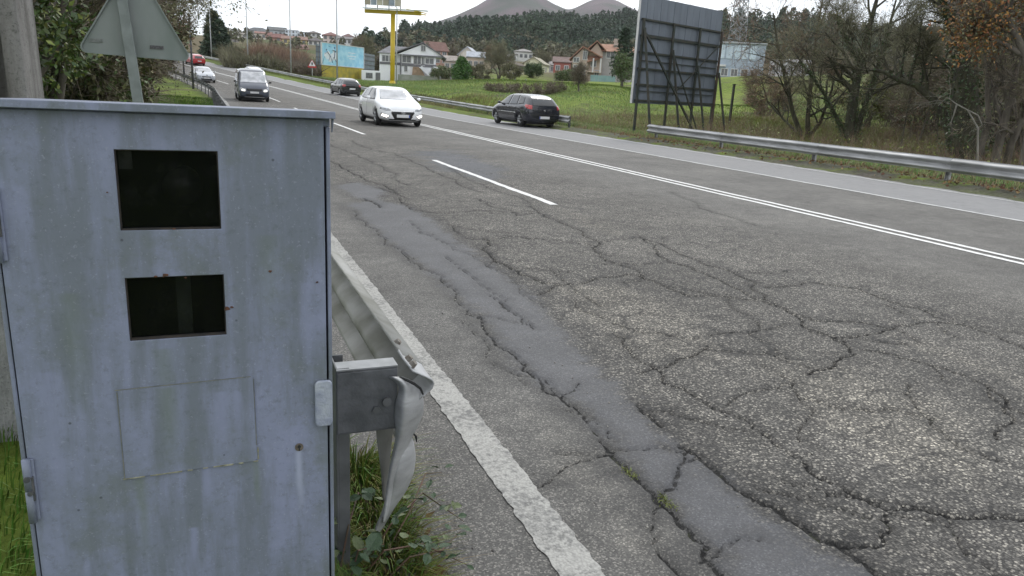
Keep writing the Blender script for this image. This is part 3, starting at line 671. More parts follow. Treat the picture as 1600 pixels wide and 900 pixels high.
def guardrail(name, lat, y0, y1, zc, side, label, mats=(m_galv, m_post), step=4., post_lat=None, group=None, spacer=True):
    root = empty(name, (0, 0, 0), 0, label, 'guardrail', group)
    y = y0; k = 0
    lf = lat if callable(lat) else (lambda y: lat)
    zf = zc if callable(zc) else (lambda y: float(road_z(y))+zc)
    while y < y1-.1:
        e = min(y+step, y1)
        rail_beam(root, ((lf(y)+.0035*side*(k % 2), y, zf(y)), (lf(e)+.0035*side*(k % 2), e+.12, zf(e))), side, 3, mats[0])
        x = lf(y+.05)+float(road_off(y)); gzz = gz(x-side*.14, y)
        xp = x-side*.13
        # C-section post
        p = MB().box((xp, y+.25, (zf(y)+.13+gzz-.3)/2), (.006, .1, zf(y)+.13-gzz+.3)).box((xp+side*.03, y+.197, (zf(y)+.13+gzz-.3)/2), (.054, .006, zf(y)+.13-gzz+.3)).box((xp+side*.03, y+.303, (zf(y)+.13+gzz-.3)/2), (.054, .006, zf(y)+.13-gzz+.3))
        p.build('post', mats[1], root)
        MB().box((x-side*.037, y+.25, zf(y)), (.062, .14, .16)).build('spacer', mats[1], root)
        if y < 30: MB().tube([(x-side*.01, y+.25, zf(y)), (x+side*.016, y+.25, zf(y))], .016, 8).build('bolt', mats[1], root)
        y = e; k += 1
    return root
# left rail beside the cabinet, seen from behind, with its crumpled fishtail end
lr = empty('guardrail', (0, 0, 0), 0, 'guardrail on the left verge starting with a crumpled end beside the cabinet', 'guardrail')
y = 2.1; k = 0
while y < 120:
    e = y+4.
    rail_beam(lr, ((.512+.003*(k % 2), y, float(road_z(y))+.565), (.512+.003*(k % 2), e+.1, float(road_z(e))+.565)), 1, 3, m_galv_d if k < 4 else m_post)
    if k:
        x = .38+float(road_off(y)); z0 = float(road_z(y))
        MB().box((x-.05, y, z0+.25), (.006, .1, .95)).box((x-.022, y-.053, z0+.25), (.05, .006, .95)).box((x-.022, y+.053, z0+.25), (.05, .006, .95)).build('post', m_post, lr)
        MB().box((x+.06, y, z0+.57), (.116, .12, .15)).build('spacer', m_post, lr)
    y = e; k += 1
# first post with its long bracket
MB().box((.308, 2.06, .33), (.006, .12, .76)).box((.327, 2.003, .33), (.034, .006, .76)).box((.327, 2.117, .33), (.034, .006, .76)).build('post', m_post, lr, bevel=.002)
MB().box((.395, 2.026, .7065), (.178, .066, .004)).build('bracket_top', pm('bracket_steel_lit', (.30, .31, .32), (.20, .21, .21), 14, .5, .2), lr)  # paler steel paints in the light on top of the bracket
MB().box((.395, 2.026, .7015), (.178, .062, .005)).box((.395, 1.996, .604), (.176, .006, .19)).box((.395, 2.026, .506), (.176, .054, .006)).build('bracket', pm('bracket_steel_shaded', (.13, .135, .145), (.075, .08, .085), 12, .55, .25, bump=.25, bscale=60), lr, bevel=.003)  # darker copy of the steel paints in shade on the bracket face
MB().tube([(.45, 1.98, .60), (.45, 2.0, .60)], .014, 8).tube([(.42, 1.985, .575), (.42, 2.0, .575)], .012, 6).build('bolt', m_post, lr)
# crumpled fishtail: two lobes, the lower one tucked behind the upper
def lobe(tab, Y0, depth, nm, mat, thin=.004, back=0.):
    rows = []
    for q, (py, xa, xb) in enumerate(tab):
        row = []
        for k in range(13):
            f = k/12; bu = math.sin(min(1, f*1.02)*math.pi)**.8*depth*(xb-xa)/45
            bu = bu*.6+depth*(xb-xa)/45*.45*max(0, 1-abs(f-.28)/(.28 if f < .28 else .72)); Yv = Y0-bu+back*q/len(tab)+.035*f*f+.004*math.sin(py*.09+f*4)
            row.append(tuple(at_y(xa+(xb-xa)*f, py, Yv)))
        rows.append(row)
    return MB().grid(rows).build(nm, mat, lr, True, solid=thin, subd=1)
lobe([(588, 606, 628), (596, 618, 648), (606, 625, 656), (618, 621, 661), (630, 617, 663), (645, 616, 662), (658, 617, 657), (670, 618, 651), (685, 618, 643), (700, 615, 636), (720, 610, 628), (745, 606, 620), (770, 603, 614), (800, 600, 607), (818, 598, 601)], 1.99, .055, 'fishtail_end', m_galv)
lobe([(676, 632, 640), (686, 626, 645), (698, 618, 648), (712, 613, 650), (726, 610, 649), (742, 607, 646), (757, 605, 640), (770, 603, 633), (785, 601, 622), (800, 597, 612), (815, 590, 604), (828, 585, 596), (838, 582, 587)], 2.03, .05, 'fishtail_end', m_galv)
lobe([(640, 590, 622), (668, 586, 614), (700, 590, 611), (740, 596, 607), (785, 598, 603)], 2.07, .01, 'fishtail_end', m_galv_d)
MB().tube([at_y(624, 589, 1.975), at_y(636, 594, 1.965), at_y(648, 600, 1.96), at_y(657, 607, 1.965), at_y(661, 616, 1.975)], [.0025, .004, .0045, .004, .003], 6).build('gap_shade_strip', m_black, lr)  # dark strip standing in for the shaded gap below the beam end
MB().tube([at_y(645, 676, 2.02), at_y(650, 682, 2.02), at_y(651, 690, 2.03)], [.002, .004, .002], 6).build('gap_shade_strip', m_black, lr)  # second strip of painted shade, in the notch between the lobes
# the beam's last stretch curling into the fishtail, and a dented inner lip
rows = []
for k in range(9):
    f = k/8; rows.append([(.512+a*(1-.1*f)+.012*f*f, 2.12-.13*f, .565+c*(1-.12*f)-.0*f) for a, c in WPROF[:9]])
MB().grid(rows).build('fishtail_end', m_galv, lr, True, solid=.004)
for y_s in (2.02, 2.07, 2.22):
    MB().tube([(.532, y_s, .693), (.542, y_s-.004, .704)], [.012, .0095], 10).build('bolt', pm('brown_bolt', (.12, .10, .08), (.2, .19, .17), 80, .7), lr)

guardrail('guardrail', lambda y: 15.0+(.25*max(0, y-22.5)/1.5), 3.3, 24.0, lambda y: .455, -1, 'grey steel guardrail across the road in front of the bare trees', (m_galv, m_galv))
guardrail('guardrail', lambda y: 14.7+1.1*min(1, max(0, (y-27)/25)), 29.9, 181, lambda y: float(road_z(y))+.45, -1, 'long grey guardrail curving up the far side of the road past the field', (m_galv, m_post))

# ------------------------------------------------------------------ concrete pole and the back of the warning sign
m_conc = pm('pole_concrete', (.33, .33, .32), (.13, .135, .125), 5, .9, bump=.9, bscale=70, lo=.44, hi=.56, detail=10, stretch=(1, 1, .5))
m_conc2 = pm('pole_concrete_stained', (.14, .135, .12), (.22, .215, .205), 5, .9, bump=.6, bscale=50, stretch=(1.5, 1.5, .3))
def pole_concrete(name, a_, b__, st):
    m, t, b = _nodes(name); ob = t.nodes.new('ShaderNodeTexCoord').outputs['Object']
    mpn = t.nodes.new('ShaderNodeMapping'); mpn.inputs['Scale'].default_value = (5, 5, .8); t.links.new(ob, mpn.inputs[0])
    c = mixc(t, mapr(t, noise_node(t, mpn.outputs[0], 1.5, 8, .7), .38, .62), a_, b__)
    c = mixc(t, mapr(t, noise_node(t, ob, 38, 6, .8), .5, .66, 0, .75), c, st)
    c = mixc(t, mapr(t, noise_node(t, ob, 90, 4, .8), .58, .66, 0, .7), c, (.05, .05, .045))
    t.links.new(c, b.inputs['Base Color']); b.inputs['Roughness'].default_value = .95
    bp = t.nodes.new('ShaderNodeBump'); bp.inputs['Strength'].default_value = .9; bp.inputs['Distance'].default_value = .01
    t.links.new(noise_node(t, ob, 45, 8, .8), bp.inputs['Height']); t.links.new(bp.outputs[0], b.inputs['Normal']); return m
m_conc = pole_concrete('pole_concrete_rough', (.36, .36, .355), (.17, .175, .17), (.22, .22, .21)); m_conc2 = pole_concrete('pole_concrete_dark', (.11, .105, .095), (.22, .215, .205), (.08, .08, .07))
cp = empty('utility_pole', (-.86, 3.4, 0), R(0), 'thick weathered concrete utility pole behind the left side of the cabinet', 'pole')
cp.rotation_euler = (0, R(.0), 0)
def taper(mb, x0, x1, y0, y1, h, k):
    vs = []
    for z, s in ((-.3, 1.), (h, k)):
        vs += [(x*s, y*s, z) for x, y in ((x0, y0), (x1, y0), (x1, y1), (x0, y1))]
    return mb.add(vs, [(3, 2, 1, 0), (4, 5, 6, 7), (0, 1, 5, 4), (1, 2, 6, 5), (2, 3, 7, 6), (3, 0, 4, 7)])
taper(MB(), -.2, .155, -.15, .2, 9, .62).build('shaft', m_conc, cp, bevel=.012)
taper(MB(), .156, .2, -.06, .2, 9, .62).build('groove_wall', m_conc2, cp, bevel=.006)
taper(MB(), .201, .27, -.14, .2, 9, .62).build('flange', m_conc2, cp, bevel=.012)

sg = empty('warning_sign', (-.49, 7.5, gz(-.5, 7.5)), 0, 'grey unpainted back of a triangular road sign on a steel post', 'road sign')
gz0 = gz(-.5, 7.5)
m_sgn = pm('sign_back', (.23, .25, .245), (.15, .18, .165), 2.4, .5, .35, bump=.05, lo=.3, hi=.7, stretch=(1.5, 1, .6))
cxs, zs = -.59+.49, 1.62-gz0
def tri(s, r, cx, cz, n=6):
    P = []
    vs = [(cx-s/2, cz), (cx+s/2, cz), (cx, cz+s*.866)]; inn = [(cx-s/2+r*1.732, cz+r), (cx+s/2-r*1.732, cz+r), (cx, cz+s*.866-2*r)]
    for (vx, vz), a0 in zip(inn, (150, 270, 30)):
        P += [(vx+r*math.cos(R(a0+120*k/n)), vz+r*math.sin(R(a0+120*k/n))) for k in range(n+1)]
    return P
M_l = MB().prism(tri(.92, .05, cxs, zs), 'y', 0, .003).build('plate', m_sgn, sg)
M_l.rotation_euler = (0, R(1.5), 0)
ring = MB(); T1, T2 = tri(.92, .05, cxs, zs), tri(.88, .04, cxs, zs+.012)
n_ = len(T1); ring.add([(x, -.022, z) for x, z in T1]+[(x, -.022, z) for x, z in T2]+[(x, -.0005, z) for x, z in T1]+[(x, -.0005, z) for x, z in T2],
   [(i_, (i_+1) % n_, n_+(i_+1) % n_, n_+i_) for i_ in range(n_)]+[(i_, 2*n_+i_, 2*n_+(i_+1) % n_, (i_+1) % n_) for i_ in range(n_)]+[(n_+i_, n_+(i_+1) % n_, 3*n_+(i_+1) % n_, 3*n_+i_) for i_ in range(n_)])
ring.build('rim', m_sgn, sg).rotation_euler = (0, R(1.5), 0)
p0 = Vector(at_y(215, 155, 7.42))-Vector(sg.location); p1 = Vector(at_y(191, 0, 7.42))-Vector(sg.location); dd = (p1-p0)/(p1.z-p0.z)
MB().bar(p0-dd*(p0.z+.25), p0+dd*(zs+.85-p0.z), .085, .045, (0, 1, 0)).build('post', pm('sign_post_steel', (.22, .245, .24), (.15, .17, .165), 8, .5, .5), sg, bevel=.004)
MB().box((cxs+.21, -.006, zs+.095), (.11, .004, .028)).build('sticker', pm('sticker_black', (.03, .03, .035), (.10, .1, .1), 90, .6), sg)
MB().box((cxs-.26, -.006, zs+.12), (.10, .004, .03)).build('sticker', pm('sticker_grey', (.11, .13, .12), (.2, .2, .2), 60, .6), sg)
for zz in (zs+.55,):
    MB().box((cxs, -.012, zz), (.5-.4*(zz-zs), .012, .03)).build('bracket', m_sgn, sg)

# ------------------------------------------------------------------ grass and weeds
def blades(name, roots, ln, wd, lean, mat, seed=0, segs=3, kind='stuff', parent=None):
    r_ = np.random.default_rng(seed); n = len(roots); roots = np.asarray(roots, float)
    a = r_.uniform(0, 2*np.pi, n); l = ln*r_.uniform(.5, 1.3, n); w = wd*r_.uniform(.6, 1.3, n); le = lean*r_.uniform(.2, 1.5, n)
    dx, dy = np.cos(a), np.sin(a); V = []
    pa = r_.uniform(0, np.pi, n)
    for k in range(segs+1):
        f = k/segs; off_ = le*f**2*l; zz = l*f*(1-.35*le*f)
        for s in (-1, 1):
            ww = w*(1-f**1.5)*s*.5+1e-4*s
            V.append(np.stack([roots[:, 0]+dx*off_+np.cos(pa)*ww, roots[:, 1]+dy*off_+np.sin(pa)*ww, roots[:, 2]+zz], -1))
    V = np.stack(V, 1); m_ = 2*(segs+1)
    Q = np.concatenate([np.stack([np.arange(n)*m_+2*k, np.arange(n)*m_+2*k+1, np.arange(n)*m_+2*k+3, np.arange(n)*m_+2*k+2], -1) for k in range(segs)])
    o = link_mesh(name, np_mesh(name, V.reshape(-1, 3), Q), mat, parent)
    if kind: o['kind'] = kind
    return o
m_gr = pm('green_grass', (.065, .14, .018), (.12, .20, .03), 3, .6, island=.35)
m_gr2 = pm('yellow_green_grass', (.20, .22, .045), (.12, .15, .03), 6, .6, island=.4)
m_gr3 = pm('dry_grass', (.26, .21, .10), (.16, .12, .055), 6, .7, island=.35)
m_litter = pm('dead_leaves', (.20, .11, .05), (.09, .055, .03), 20, .8, island=.5)
def scatter(x0, x1, y0, y1, n, seed):
    r_ = np.random.default_rng(seed); x = r_.uniform(x0, x1, n); y = r_.uniform(y0, y1, n); return np.stack([x, y, ground_z(x, y)], -1)
blades('grass', scatter(-2.6, -.38, 1.45, 6, 15000, 1), .19, .006, .8, m_gr, 1)
blades('grass', scatter(-.4, .5, 2.3, 7, 5000, 2), .13, .007, .8, m_gr, 2)
blades('grass', scatter(.22, .58, 1.35, 2.75, 3200, 3), .15, .006, .9, m_gr2, 3)
blades('grass', scatter(.22, .56, 1.35, 2.75, 1800, 33), .17, .007, .9, m_gr, 33)
blades('dry_grass', scatter(.22, .62, 1.3, 2.8, 900, 4), .15, .006, 1.1, m_gr3, 4)
blades('grass', scatter(-6, .35, 7, 50, 26000, 5), .16, .022, .6, m_gr, 5, 2)
def leaf_quads(name, P, size, mat, seed=0, aspect=1.6, kind=None, parent=None, flat=0., drop=0.):
    # pointed leaves: a 6-vertex folded blade each
    r_ = np.random.default_rng(seed); P = np.asarray(P, float); n = len(P)
    u = r_.normal(size=(n, 3)); u[:, 2] = u[:, 2]*(1-flat)-drop; u /= np.linalg.norm(u, axis=1)[:, None]
    w = r_.normal(size=(n, 3)); w[:, 2] *= (1-flat); v = np.cross(u, w); v /= np.linalg.norm(v, axis=1)[:, None]
    s = size*r_.uniform(.6, 1.35, n)[:, None]; nn = np.cross(u, v)
    V = np.stack([P, P+u*s*.45*aspect*.8+v*s*.36+nn*s*.08, P+u*s*aspect, P+u*s*.45*aspect*.8-v*s*.36+nn*s*.08], 1)
    o = link_mesh(name, np_mesh(name, V.reshape(-1, 3), np.arange(n*4).reshape(-1, 4)), mat, parent)
    if kind: o['kind'] = kind
    return o
_p = scatter(.22, .66, 1.3, 2.8, 700, 8); _p[:, 2] += rng.uniform(.0, .05, len(_p))
leaf_quads('leaf_litter', _p, .035, m_litter, 3, 1.3, 'stuff', flat=.75)
_p = scatter(.3, 1.0, 2.8, 9, 260, 9); _p[:, 2] += .02
leaf_quads('leaf_litter', _p[_p[:, 0] < .62], .03, m_litter, 4, 1.2, 'stuff', flat=.8)
# brambles: stems and individually placed serrated leaves
m_br = pm('bramble_leaf', (.018, .045, .016), (.035, .07, .025), 8, .45, bump=.3, bscale=60, island=.25)
m_br2 = pm('bramble_leaf_light', (.07, .10, .03), (.10, .12, .05), 8, .5, bump=.3, bscale=60, island=.25)
m_stem = pm('bramble_stem', (.12, .06, .045), (.07, .06, .03), 20, .7)
def leaf_mesh(mat, name='leaf'):
    rows = []; n = 7; half = [0, .55, .85, .95, .8, .45, .02]
    for k in range(n):
        f = k/(n-1); ser = .88 if k % 2 else 1.0
        rows.append([(half[k]*.5*s*ser, f*1.35, -.18*f*f+(.10*abs(s)) - .04*math.sin(f*9)*abs(s)) for s in (-1, -.5, 0, .5, 1)])
    mb = MB().grid(rows); me = bpy.data.meshes.new(name); me.from_pydata(mb.v, [], mb.f); me.materials.append(mat); return me
lm1, lm2 = leaf_mesh(m_br), leaf_mesh(m_br2)
def bramble(stems, nleaf, label, seed, size=(.02, .04), light=.2):
    r_ = random.Random(seed); root = empty('bramble', stems[0][0], 0, label, 'bramble', None); o0 = Vector(stems[0][0])
    for st in stems:
        MB().tube([Vector(p)-o0 for p in st], [.003]*(len(st)-1)+[.0012], 5).build('stem', m_stem, root)
    for k in range(nleaf):
        st = r_.choice(stems); i_ = r_.randrange(len(st)-1); f = r_.random(); p = Vector(st[i_]).lerp(Vector(st[i_+1]), f)-o0
        o = bpy.data.objects.new('leaf', lm2 if r_.random() < light else lm1); C.objects.link(o); o.parent = root
        s = r_.uniform(*size); o.scale = (s*r_.uniform(.8, 1.1), s, s)
        o.location = p+Vector((r_.gauss(0, .02), r_.gauss(0, .02), r_.uniform(0, .03))); o.rotation_euler = (r_.uniform(-.5, .7), r_.uniform(-.5, .5), r_.uniform(0, 6.28))
def gp(px, py, z): return tuple(at_z(px, py, z))
bramble([[gp(600, 870, .02), gp(640, 800, .10), gp(665, 740, .12), gp(690, 738, .06)], [gp(560, 900, .0), gp(610, 820, .16), gp(660, 770, .1), gp(725, 815, .02)]], 26, 'dark bramble sprig reaching over the asphalt below the bent rail end', 1)
bramble([[gp(560, 910, .0), gp(600, 860, .12), gp(660, 850, .1), gp(735, 885, .03)], [gp(590, 920, .0), gp(640, 870, .10), gp(690, 860, .06), gp(720, 830, .03)]], 26, 'low bramble with round dark leaves at the bottom edge by the edge line', 2)
bramble([[gp(530, 900, .05), gp(545, 820, .2), gp(560, 770, .2), gp(590, 800, .12)], [gp(540, 930, .0), gp(560, 860, .18), gp(600, 850, .12)]], 26, 'clump of broad bramble leaves against the right side of the cabinet', 3, (.03, .055), .35)
# grit on the asphalt
_r = np.random.default_rng(12); n = 900; gx = _r.uniform(.5, 7.5, n); gy = 1.2+_r.exponential(4, n); gs = _r.uniform(.002, .007, n)
gzv = road_z(gy)+snoise(gx, gy, 8, 3, 1.6)*.004
Vs = []; Qs = []
for k in range(n):
    s = gs[k]; c_ = np.array([gx[k], gy[k], gzv[k]+s*.3]); a = _r.uniform(0, 6.28)
    P = np.array([[1, 0, 0], [0, 1, 0], [-1, 0, 0], [0, -1, 0], [0, 0, .8], [0, 0, -.8]])*s*_r.uniform(.6, 1.3, (6, 1))
    M_ = np.array([[math.cos(a), -math.sin(a), 0], [math.sin(a), math.cos(a), 0], [0, 0, 1]]); Vs.append(P@M_.T+c_); b0 = k*6
    Qs += [[b0+x, b0+y_, b0+z] for x, y_, z in ((0, 1, 4), (1, 2, 4), (2, 3, 4), (3, 0, 4), (1, 0, 5), (2, 1, 5), (3, 2, 5), (0, 3, 5))]
tag(link_mesh('grit', np_mesh('grit', np.concatenate(Vs), None, Qs), pm('grit_stone', (.30, .28, .25), (.10, .095, .09), 2, .8, island=.6)), kind='stuff')
# ------------------------------------------------------------------ vehicles
def carpaint(name, c, rough=.3):
    m = pm(name, c, tuple(v*.93 for v in c), 3, rough, 0, coat=.8); return m
m_tyre = pm('tyre_rubber', (.018, .018, .019), (.03, .03, .03), 20, .85)
m_rim = pm('alloy_rim', (.45, .46, .47), (.35, .36, .37), 10, .35, .8)
m_trim = pm('black_trim', (.015, .015, .017), (.025, .025, .025), 20, .5)
m_cglass = glass_dark('car_glass', (.012, .015, .018), .05)
m_wglass, t, b = _nodes('windscreen_painted_sky'); b.inputs['Base Color'].default_value = (.10, .11, .12, 1); b.inputs['Specular IOR Level'].default_value = 1.0; b.inputs['Coat Weight'].default_value = 1.0; b.inputs['Coat IOR'].default_value = 1.9
_n = noise_node(t, t.nodes.new('ShaderNodeTexCoord').outputs['Object'], 2.5, 4); t.links.new(ramp(t, _n, [(.35, (.20, .21, .22)), (.65, (.42, .43, .45))]), b.inputs['Base Color']); b.inputs['Roughness'].default_value = .08  # pale mottled base colour paints reflected sky into the glass
m_lamp_on = emit('lit_headlight', (1, .97, .88), 1.5)
m_lens = pm('headlight_lens', (.40, .42, .44), (.12, .13, .14), 14, .12, .2, coat=1)
m_red = pm('tail_light_lens', (.42, .012, .014), (.28, .01, .01), 12, .2, coat=1)
m_plate = pm('number_plate_white', (.70, .70, .70), (.60, .60, .60), 30, .5)
m_blue = pm('plate_blue', (.02, .06, .35), (.02, .05, .3), 30, .5)
m_chrome = pm('chrome', (.7, .7, .7), (.6, .6, .6), 10, .15, 1.)
HATCH = dict(L=4.32, W=1.79, st=[  # y, under, belt, top, half width, roof half width
    (-2.16, .42, .78, .90, .62, .50), (-2.12, .26, .86, 1.00, .78, .62), (-1.98, .22, .92, 1.14, .85, .60), (-1.72, .20, .95, 1.34, .88, .58), (-1.35, .20, .95, 1.42, .895, .59),
    (-.7, .19, .94, 1.455, .895, .61), (0, .19, .93, 1.455, .895, .61), (.45, .19, .92, 1.40, .895, .61), (.85, .19, .92, 1.20, .895, .64), (1.18, .19, .91, 1.005, .89, .70),
    (1.5, .19, .86, .95, .88, .66), (1.85, .19, .76, .86, .85, .62), (2.05, .20, .66, .74, .76, .55), (2.15, .28, .56, .62, .60, .45)], ax=(-1.32, 1.34), wr=.315,
    side=[[(.98, .97), (.30, 1.375), (-.10, 1.395), (-.10, .96)], [(-.18, .96), (-.18, 1.395), (-.85, 1.39), (-1.0, .975)], [(-1.08, .98), (-.94, 1.38), (-1.42, 1.30), (-1.60, 1.04)]],
    ws=[(-.66, .99), (-.52, 1.35), (.52, 1.35), (.66, .99)], rw=[(-.60, .96), (-.52, 1.27), (.52, 1.27), (.60, .96)])
def scaled(base, **k):
    d = dict(base); d.update(k); return d
SEDAN = scaled(HATCH, L=4.45, st=[(-2.2, .42, .78, .86, .62, .50), (-2.16, .28, .86, .95, .78, .62), (-1.95, .22, .90, 1.0, .84, .62), (-1.55, .20, .92, 1.06, .87, .62), (-1.15, .20, .93, 1.28, .88, .58),
    (-.7, .19, .93, 1.40, .88, .58), (0, .19, .92, 1.43, .88, .59), (.4, .19, .91, 1.38, .88, .60), (.8, .19, .90, 1.18, .88, .63), (1.15, .19, .89, .98, .88, .68), (1.5, .19, .84, .92, .87, .66), (1.9, .19, .74, .82, .84, .60), (2.1, .20, .64, .72, .76, .55), (2.2, .28, .54, .60, .60, .45)],
    side=[[(.95, .96), (.28, 1.34), (-.10, 1.36), (-.10, .95)], [(-.18, .95), (-.18, 1.36), (-.75, 1.33), (-1.1, .97)]], rw=[(-.58, 1.0), (-.50, 1.32), (.50, 1.32), (.58, 1.0)])
VAN = dict(L=4.7, W=1.85, st=[(-2.35, .45, 1.0, 1.6, .80, .62), (-2.30, .28, 1.05, 1.86, .90, .76), (-2.0, .24, 1.08, 1.92, .925, .78), (-1.2, .22, 1.08, 1.94, .93, .78), (-.2, .22, 1.07, 1.94, .93, .78), (.6, .22, 1.06, 1.92, .93, .78), (.95, .22, 1.06, 1.84, .93, .77), (1.35, .22, 1.06, 1.50, .93, .78),
    (1.75, .22, 1.03, 1.16, .92, .78), (2.05, .22, .92, 1.03, .90, .74), (2.28, .24, .75, .86, .84, .66), (2.36, .34, .6, .7, .72, .55)], ax=(-1.55, 1.42), wr=.33,
    side=[[(1.45, 1.12), (.95, 1.72), (.35, 1.76), (.35, 1.12)], [(.25, 1.12), (.25, 1.76), (-.9, 1.76), (-.9, 1.12)], [(-1.0, 1.12), (-1.0, 1.76), (-2.0, 1.72), (-2.05, 1.12)]],
    ws=[(-.78, 1.14), (-.68, 1.76), (.68, 1.76), (.78, 1.14)], rw=[(-.72, 1.15), (-.66, 1.74), (.66, 1.74), (.72, 1.15)])
def car_shell(sp):
    sec = []
    for (y, u, be, tp, w, wt) in sp['st']:
        sec.append([(0, y, u), (w*.72, y, u), (w*.93, y, u+.07), (w, y, u+.32*(be-u)), (w*1.0, y, u+.72*(be-u)), (w*.965, y, be), (wt+(w-wt)*.28, y, be+(tp-be)*.62), (wt, y, tp-.03), (wt*.72, y, tp), (0, y, tp+.012)])
    full = []
    for s in sec: full.append(s+[(-x, y, z) for x, y, z in s[-2:0:-1]])
    n = len(full[0]); vs = [p for r in full for p in r]; fs = []
    for i_ in range(len(full)-1):
        for k in range(n): fs.append((i_*n+k, i_*n+(k+1) % n, (i_+1)*n+(k+1) % n, (i_+1)*n+k))
    fs.append(list(range(n))[::-1]); fs.append([(len(full)-1)*n+k for k in range(n)])
    me = bpy.data.meshes.new('shell'); me.from_pydata(vs, [], fs); me.update()
    bm = bmesh.new(); bm.from_mesh(me); bmesh.ops.recalc_face_normals(bm, faces=bm.faces)
    # triangulated ends subdivide badly: poke them
    bm.to_mesh(me); bm.free()
    o = bpy.data.objects.new('tmp', me); C.objects.link(o)
    md = o.modifiers.new('s', 'SUBSURF'); md.levels = 2; md.render_levels = 2
    cm = bpy.data.meshes.new('cut'); cb = MB()
    for ay in sp['ax']:
        for s in (-1, 1): cb.tube([(s*(sp['W']/2-.26), ay, sp['wr']+.01), (s*(sp['W']/2+.2), ay, sp['wr']+.01)], sp['wr']+.055, 28)
    cm.from_pydata(cb.v, [], cb.f); bm = bmesh.new(); bm.from_mesh(cm); bmesh.ops.recalc_face_normals(bm, faces=bm.faces); bm.to_mesh(cm); bm.free()
    co = bpy.data.objects.new('cutter', cm); C.objects.link(co)
    dg = bpy.context.evaluated_depsgraph_get(); full_me = bpy.data.meshes.new_from_object(o.evaluated_get(dg))
    md = o.modifiers.new('b', 'BOOLEAN'); md.object = co; md.operation = 'DIFFERENCE'; md.solver = 'EXACT'
    dg = bpy.context.evaluated_depsgraph_get(); out = bpy.data.meshes.new_from_object(o.evaluated_get(dg))
    bvh = BVHTree.FromPolygons([v.co.copy() for v in full_me.vertices], [tuple(p.vertices) for p in full_me.polygons])
    bpy.data.objects.remove(o); bpy.data.objects.remove(co)
    return out, bvh
def conform(bvh, poly, axis, sgn, off=.005, rings=5, dens=8, lim=3.):
    # polygon in the plane across `axis`, laid on the shell from outside and `off` proud of it
    P = []
    for a, c in zip(poly, poly[1:]+poly[:1]):
        for k in range(dens): P.append((a[0]+(c[0]-a[0])*k/dens, a[1]+(c[1]-a[1])*k/dens))
    cx_, cy_ = sum(p[0] for p in P)/len(P), sum(p[1] for p in P)/len(P)
    def hit(u, v):
        if axis == 'x': o_, d_ = Vector((sgn*lim, u, v)), Vector((-sgn, 0, 0))
        elif axis == 'y': o_, d_ = Vector((u, sgn*lim, v)), Vector((0, -sgn, 0))
        else: o_, d_ = Vector((u, v, lim)), Vector((0, 0, -1))
        h, nn, _, _ = bvh.ray_cast(o_, d_)
        return None if h is None else (h - d_*off)
    vs = []; ok = hit(cx_, cy_)
    if ok is None: return None
    vs.append(ok); n = len(P); last = [ok]*n
    for r in range(1, rings+1):
        for k, (u, v) in enumerate(P):
            h = hit(cx_+(u-cx_)*r/rings, cy_+(v-cy_)*r/rings)
            if h is None: h = last[k]
            last[k] = h; vs.append(h)
    mb = MB(); fs = [(0, 1+k, 1+(k+1) % n) for k in range(n)]
    for r in range(rings-1):
        b0 = 1+r*n
        for k in range(n): fs.append((b0+k, b0+n+k, b0+n+(k+1) % n, b0+(k+1) % n))
    return mb.add(vs, fs)
def wheel(root, x, y, r, s, rim=None):
    w = .2
    prof = [(0, r*.6), (.0, r*.72), (.02, r*.93), (.05, r), (w-.05, r), (w-.02, r*.93), (w, r*.72), (w, r*.6)]
    rows = []
    for k in range(25):
        a = 2*math.pi*k/24; rows.append([(x-s*a_, y+q*math.cos(a), r+q*math.sin(a)) for a_, q in prof])
    wh = MB().grid(rows).build('wheel', m_tyre, root, True)
    mb = MB().tube([(x-s*.06, y, r), (x-s*.09, y, r)], r*.64, 24)
    mb.build('brake_disc', m_trim, wh)
    rm = MB(); 
    for k in range(5):
        a = 2*math.pi*k/5+.3; rm.bar((x-s*.012, y+math.cos(a)*r*.08, r+math.sin(a)*r*.08), (x-s*.012, y+math.cos(a)*r*.62, r+math.sin(a)*r*.62), .03, .075, (1, 0, 0))
    rows = []
    for k in range(25):
        a = 2*math.pi*k/24; rows.append([(x-s*d_, y+q*math.cos(a), r+q*math.sin(a)) for d_, q in ((0, r*.66), (.0, r*.6), (.04, r*.585))])
    rm.grid(rows); rm.tube([(x, y, r), (x-s*.04, y, r)], r*.14, 12)
    rm.build('rim', rim or m_rim, wh, True)
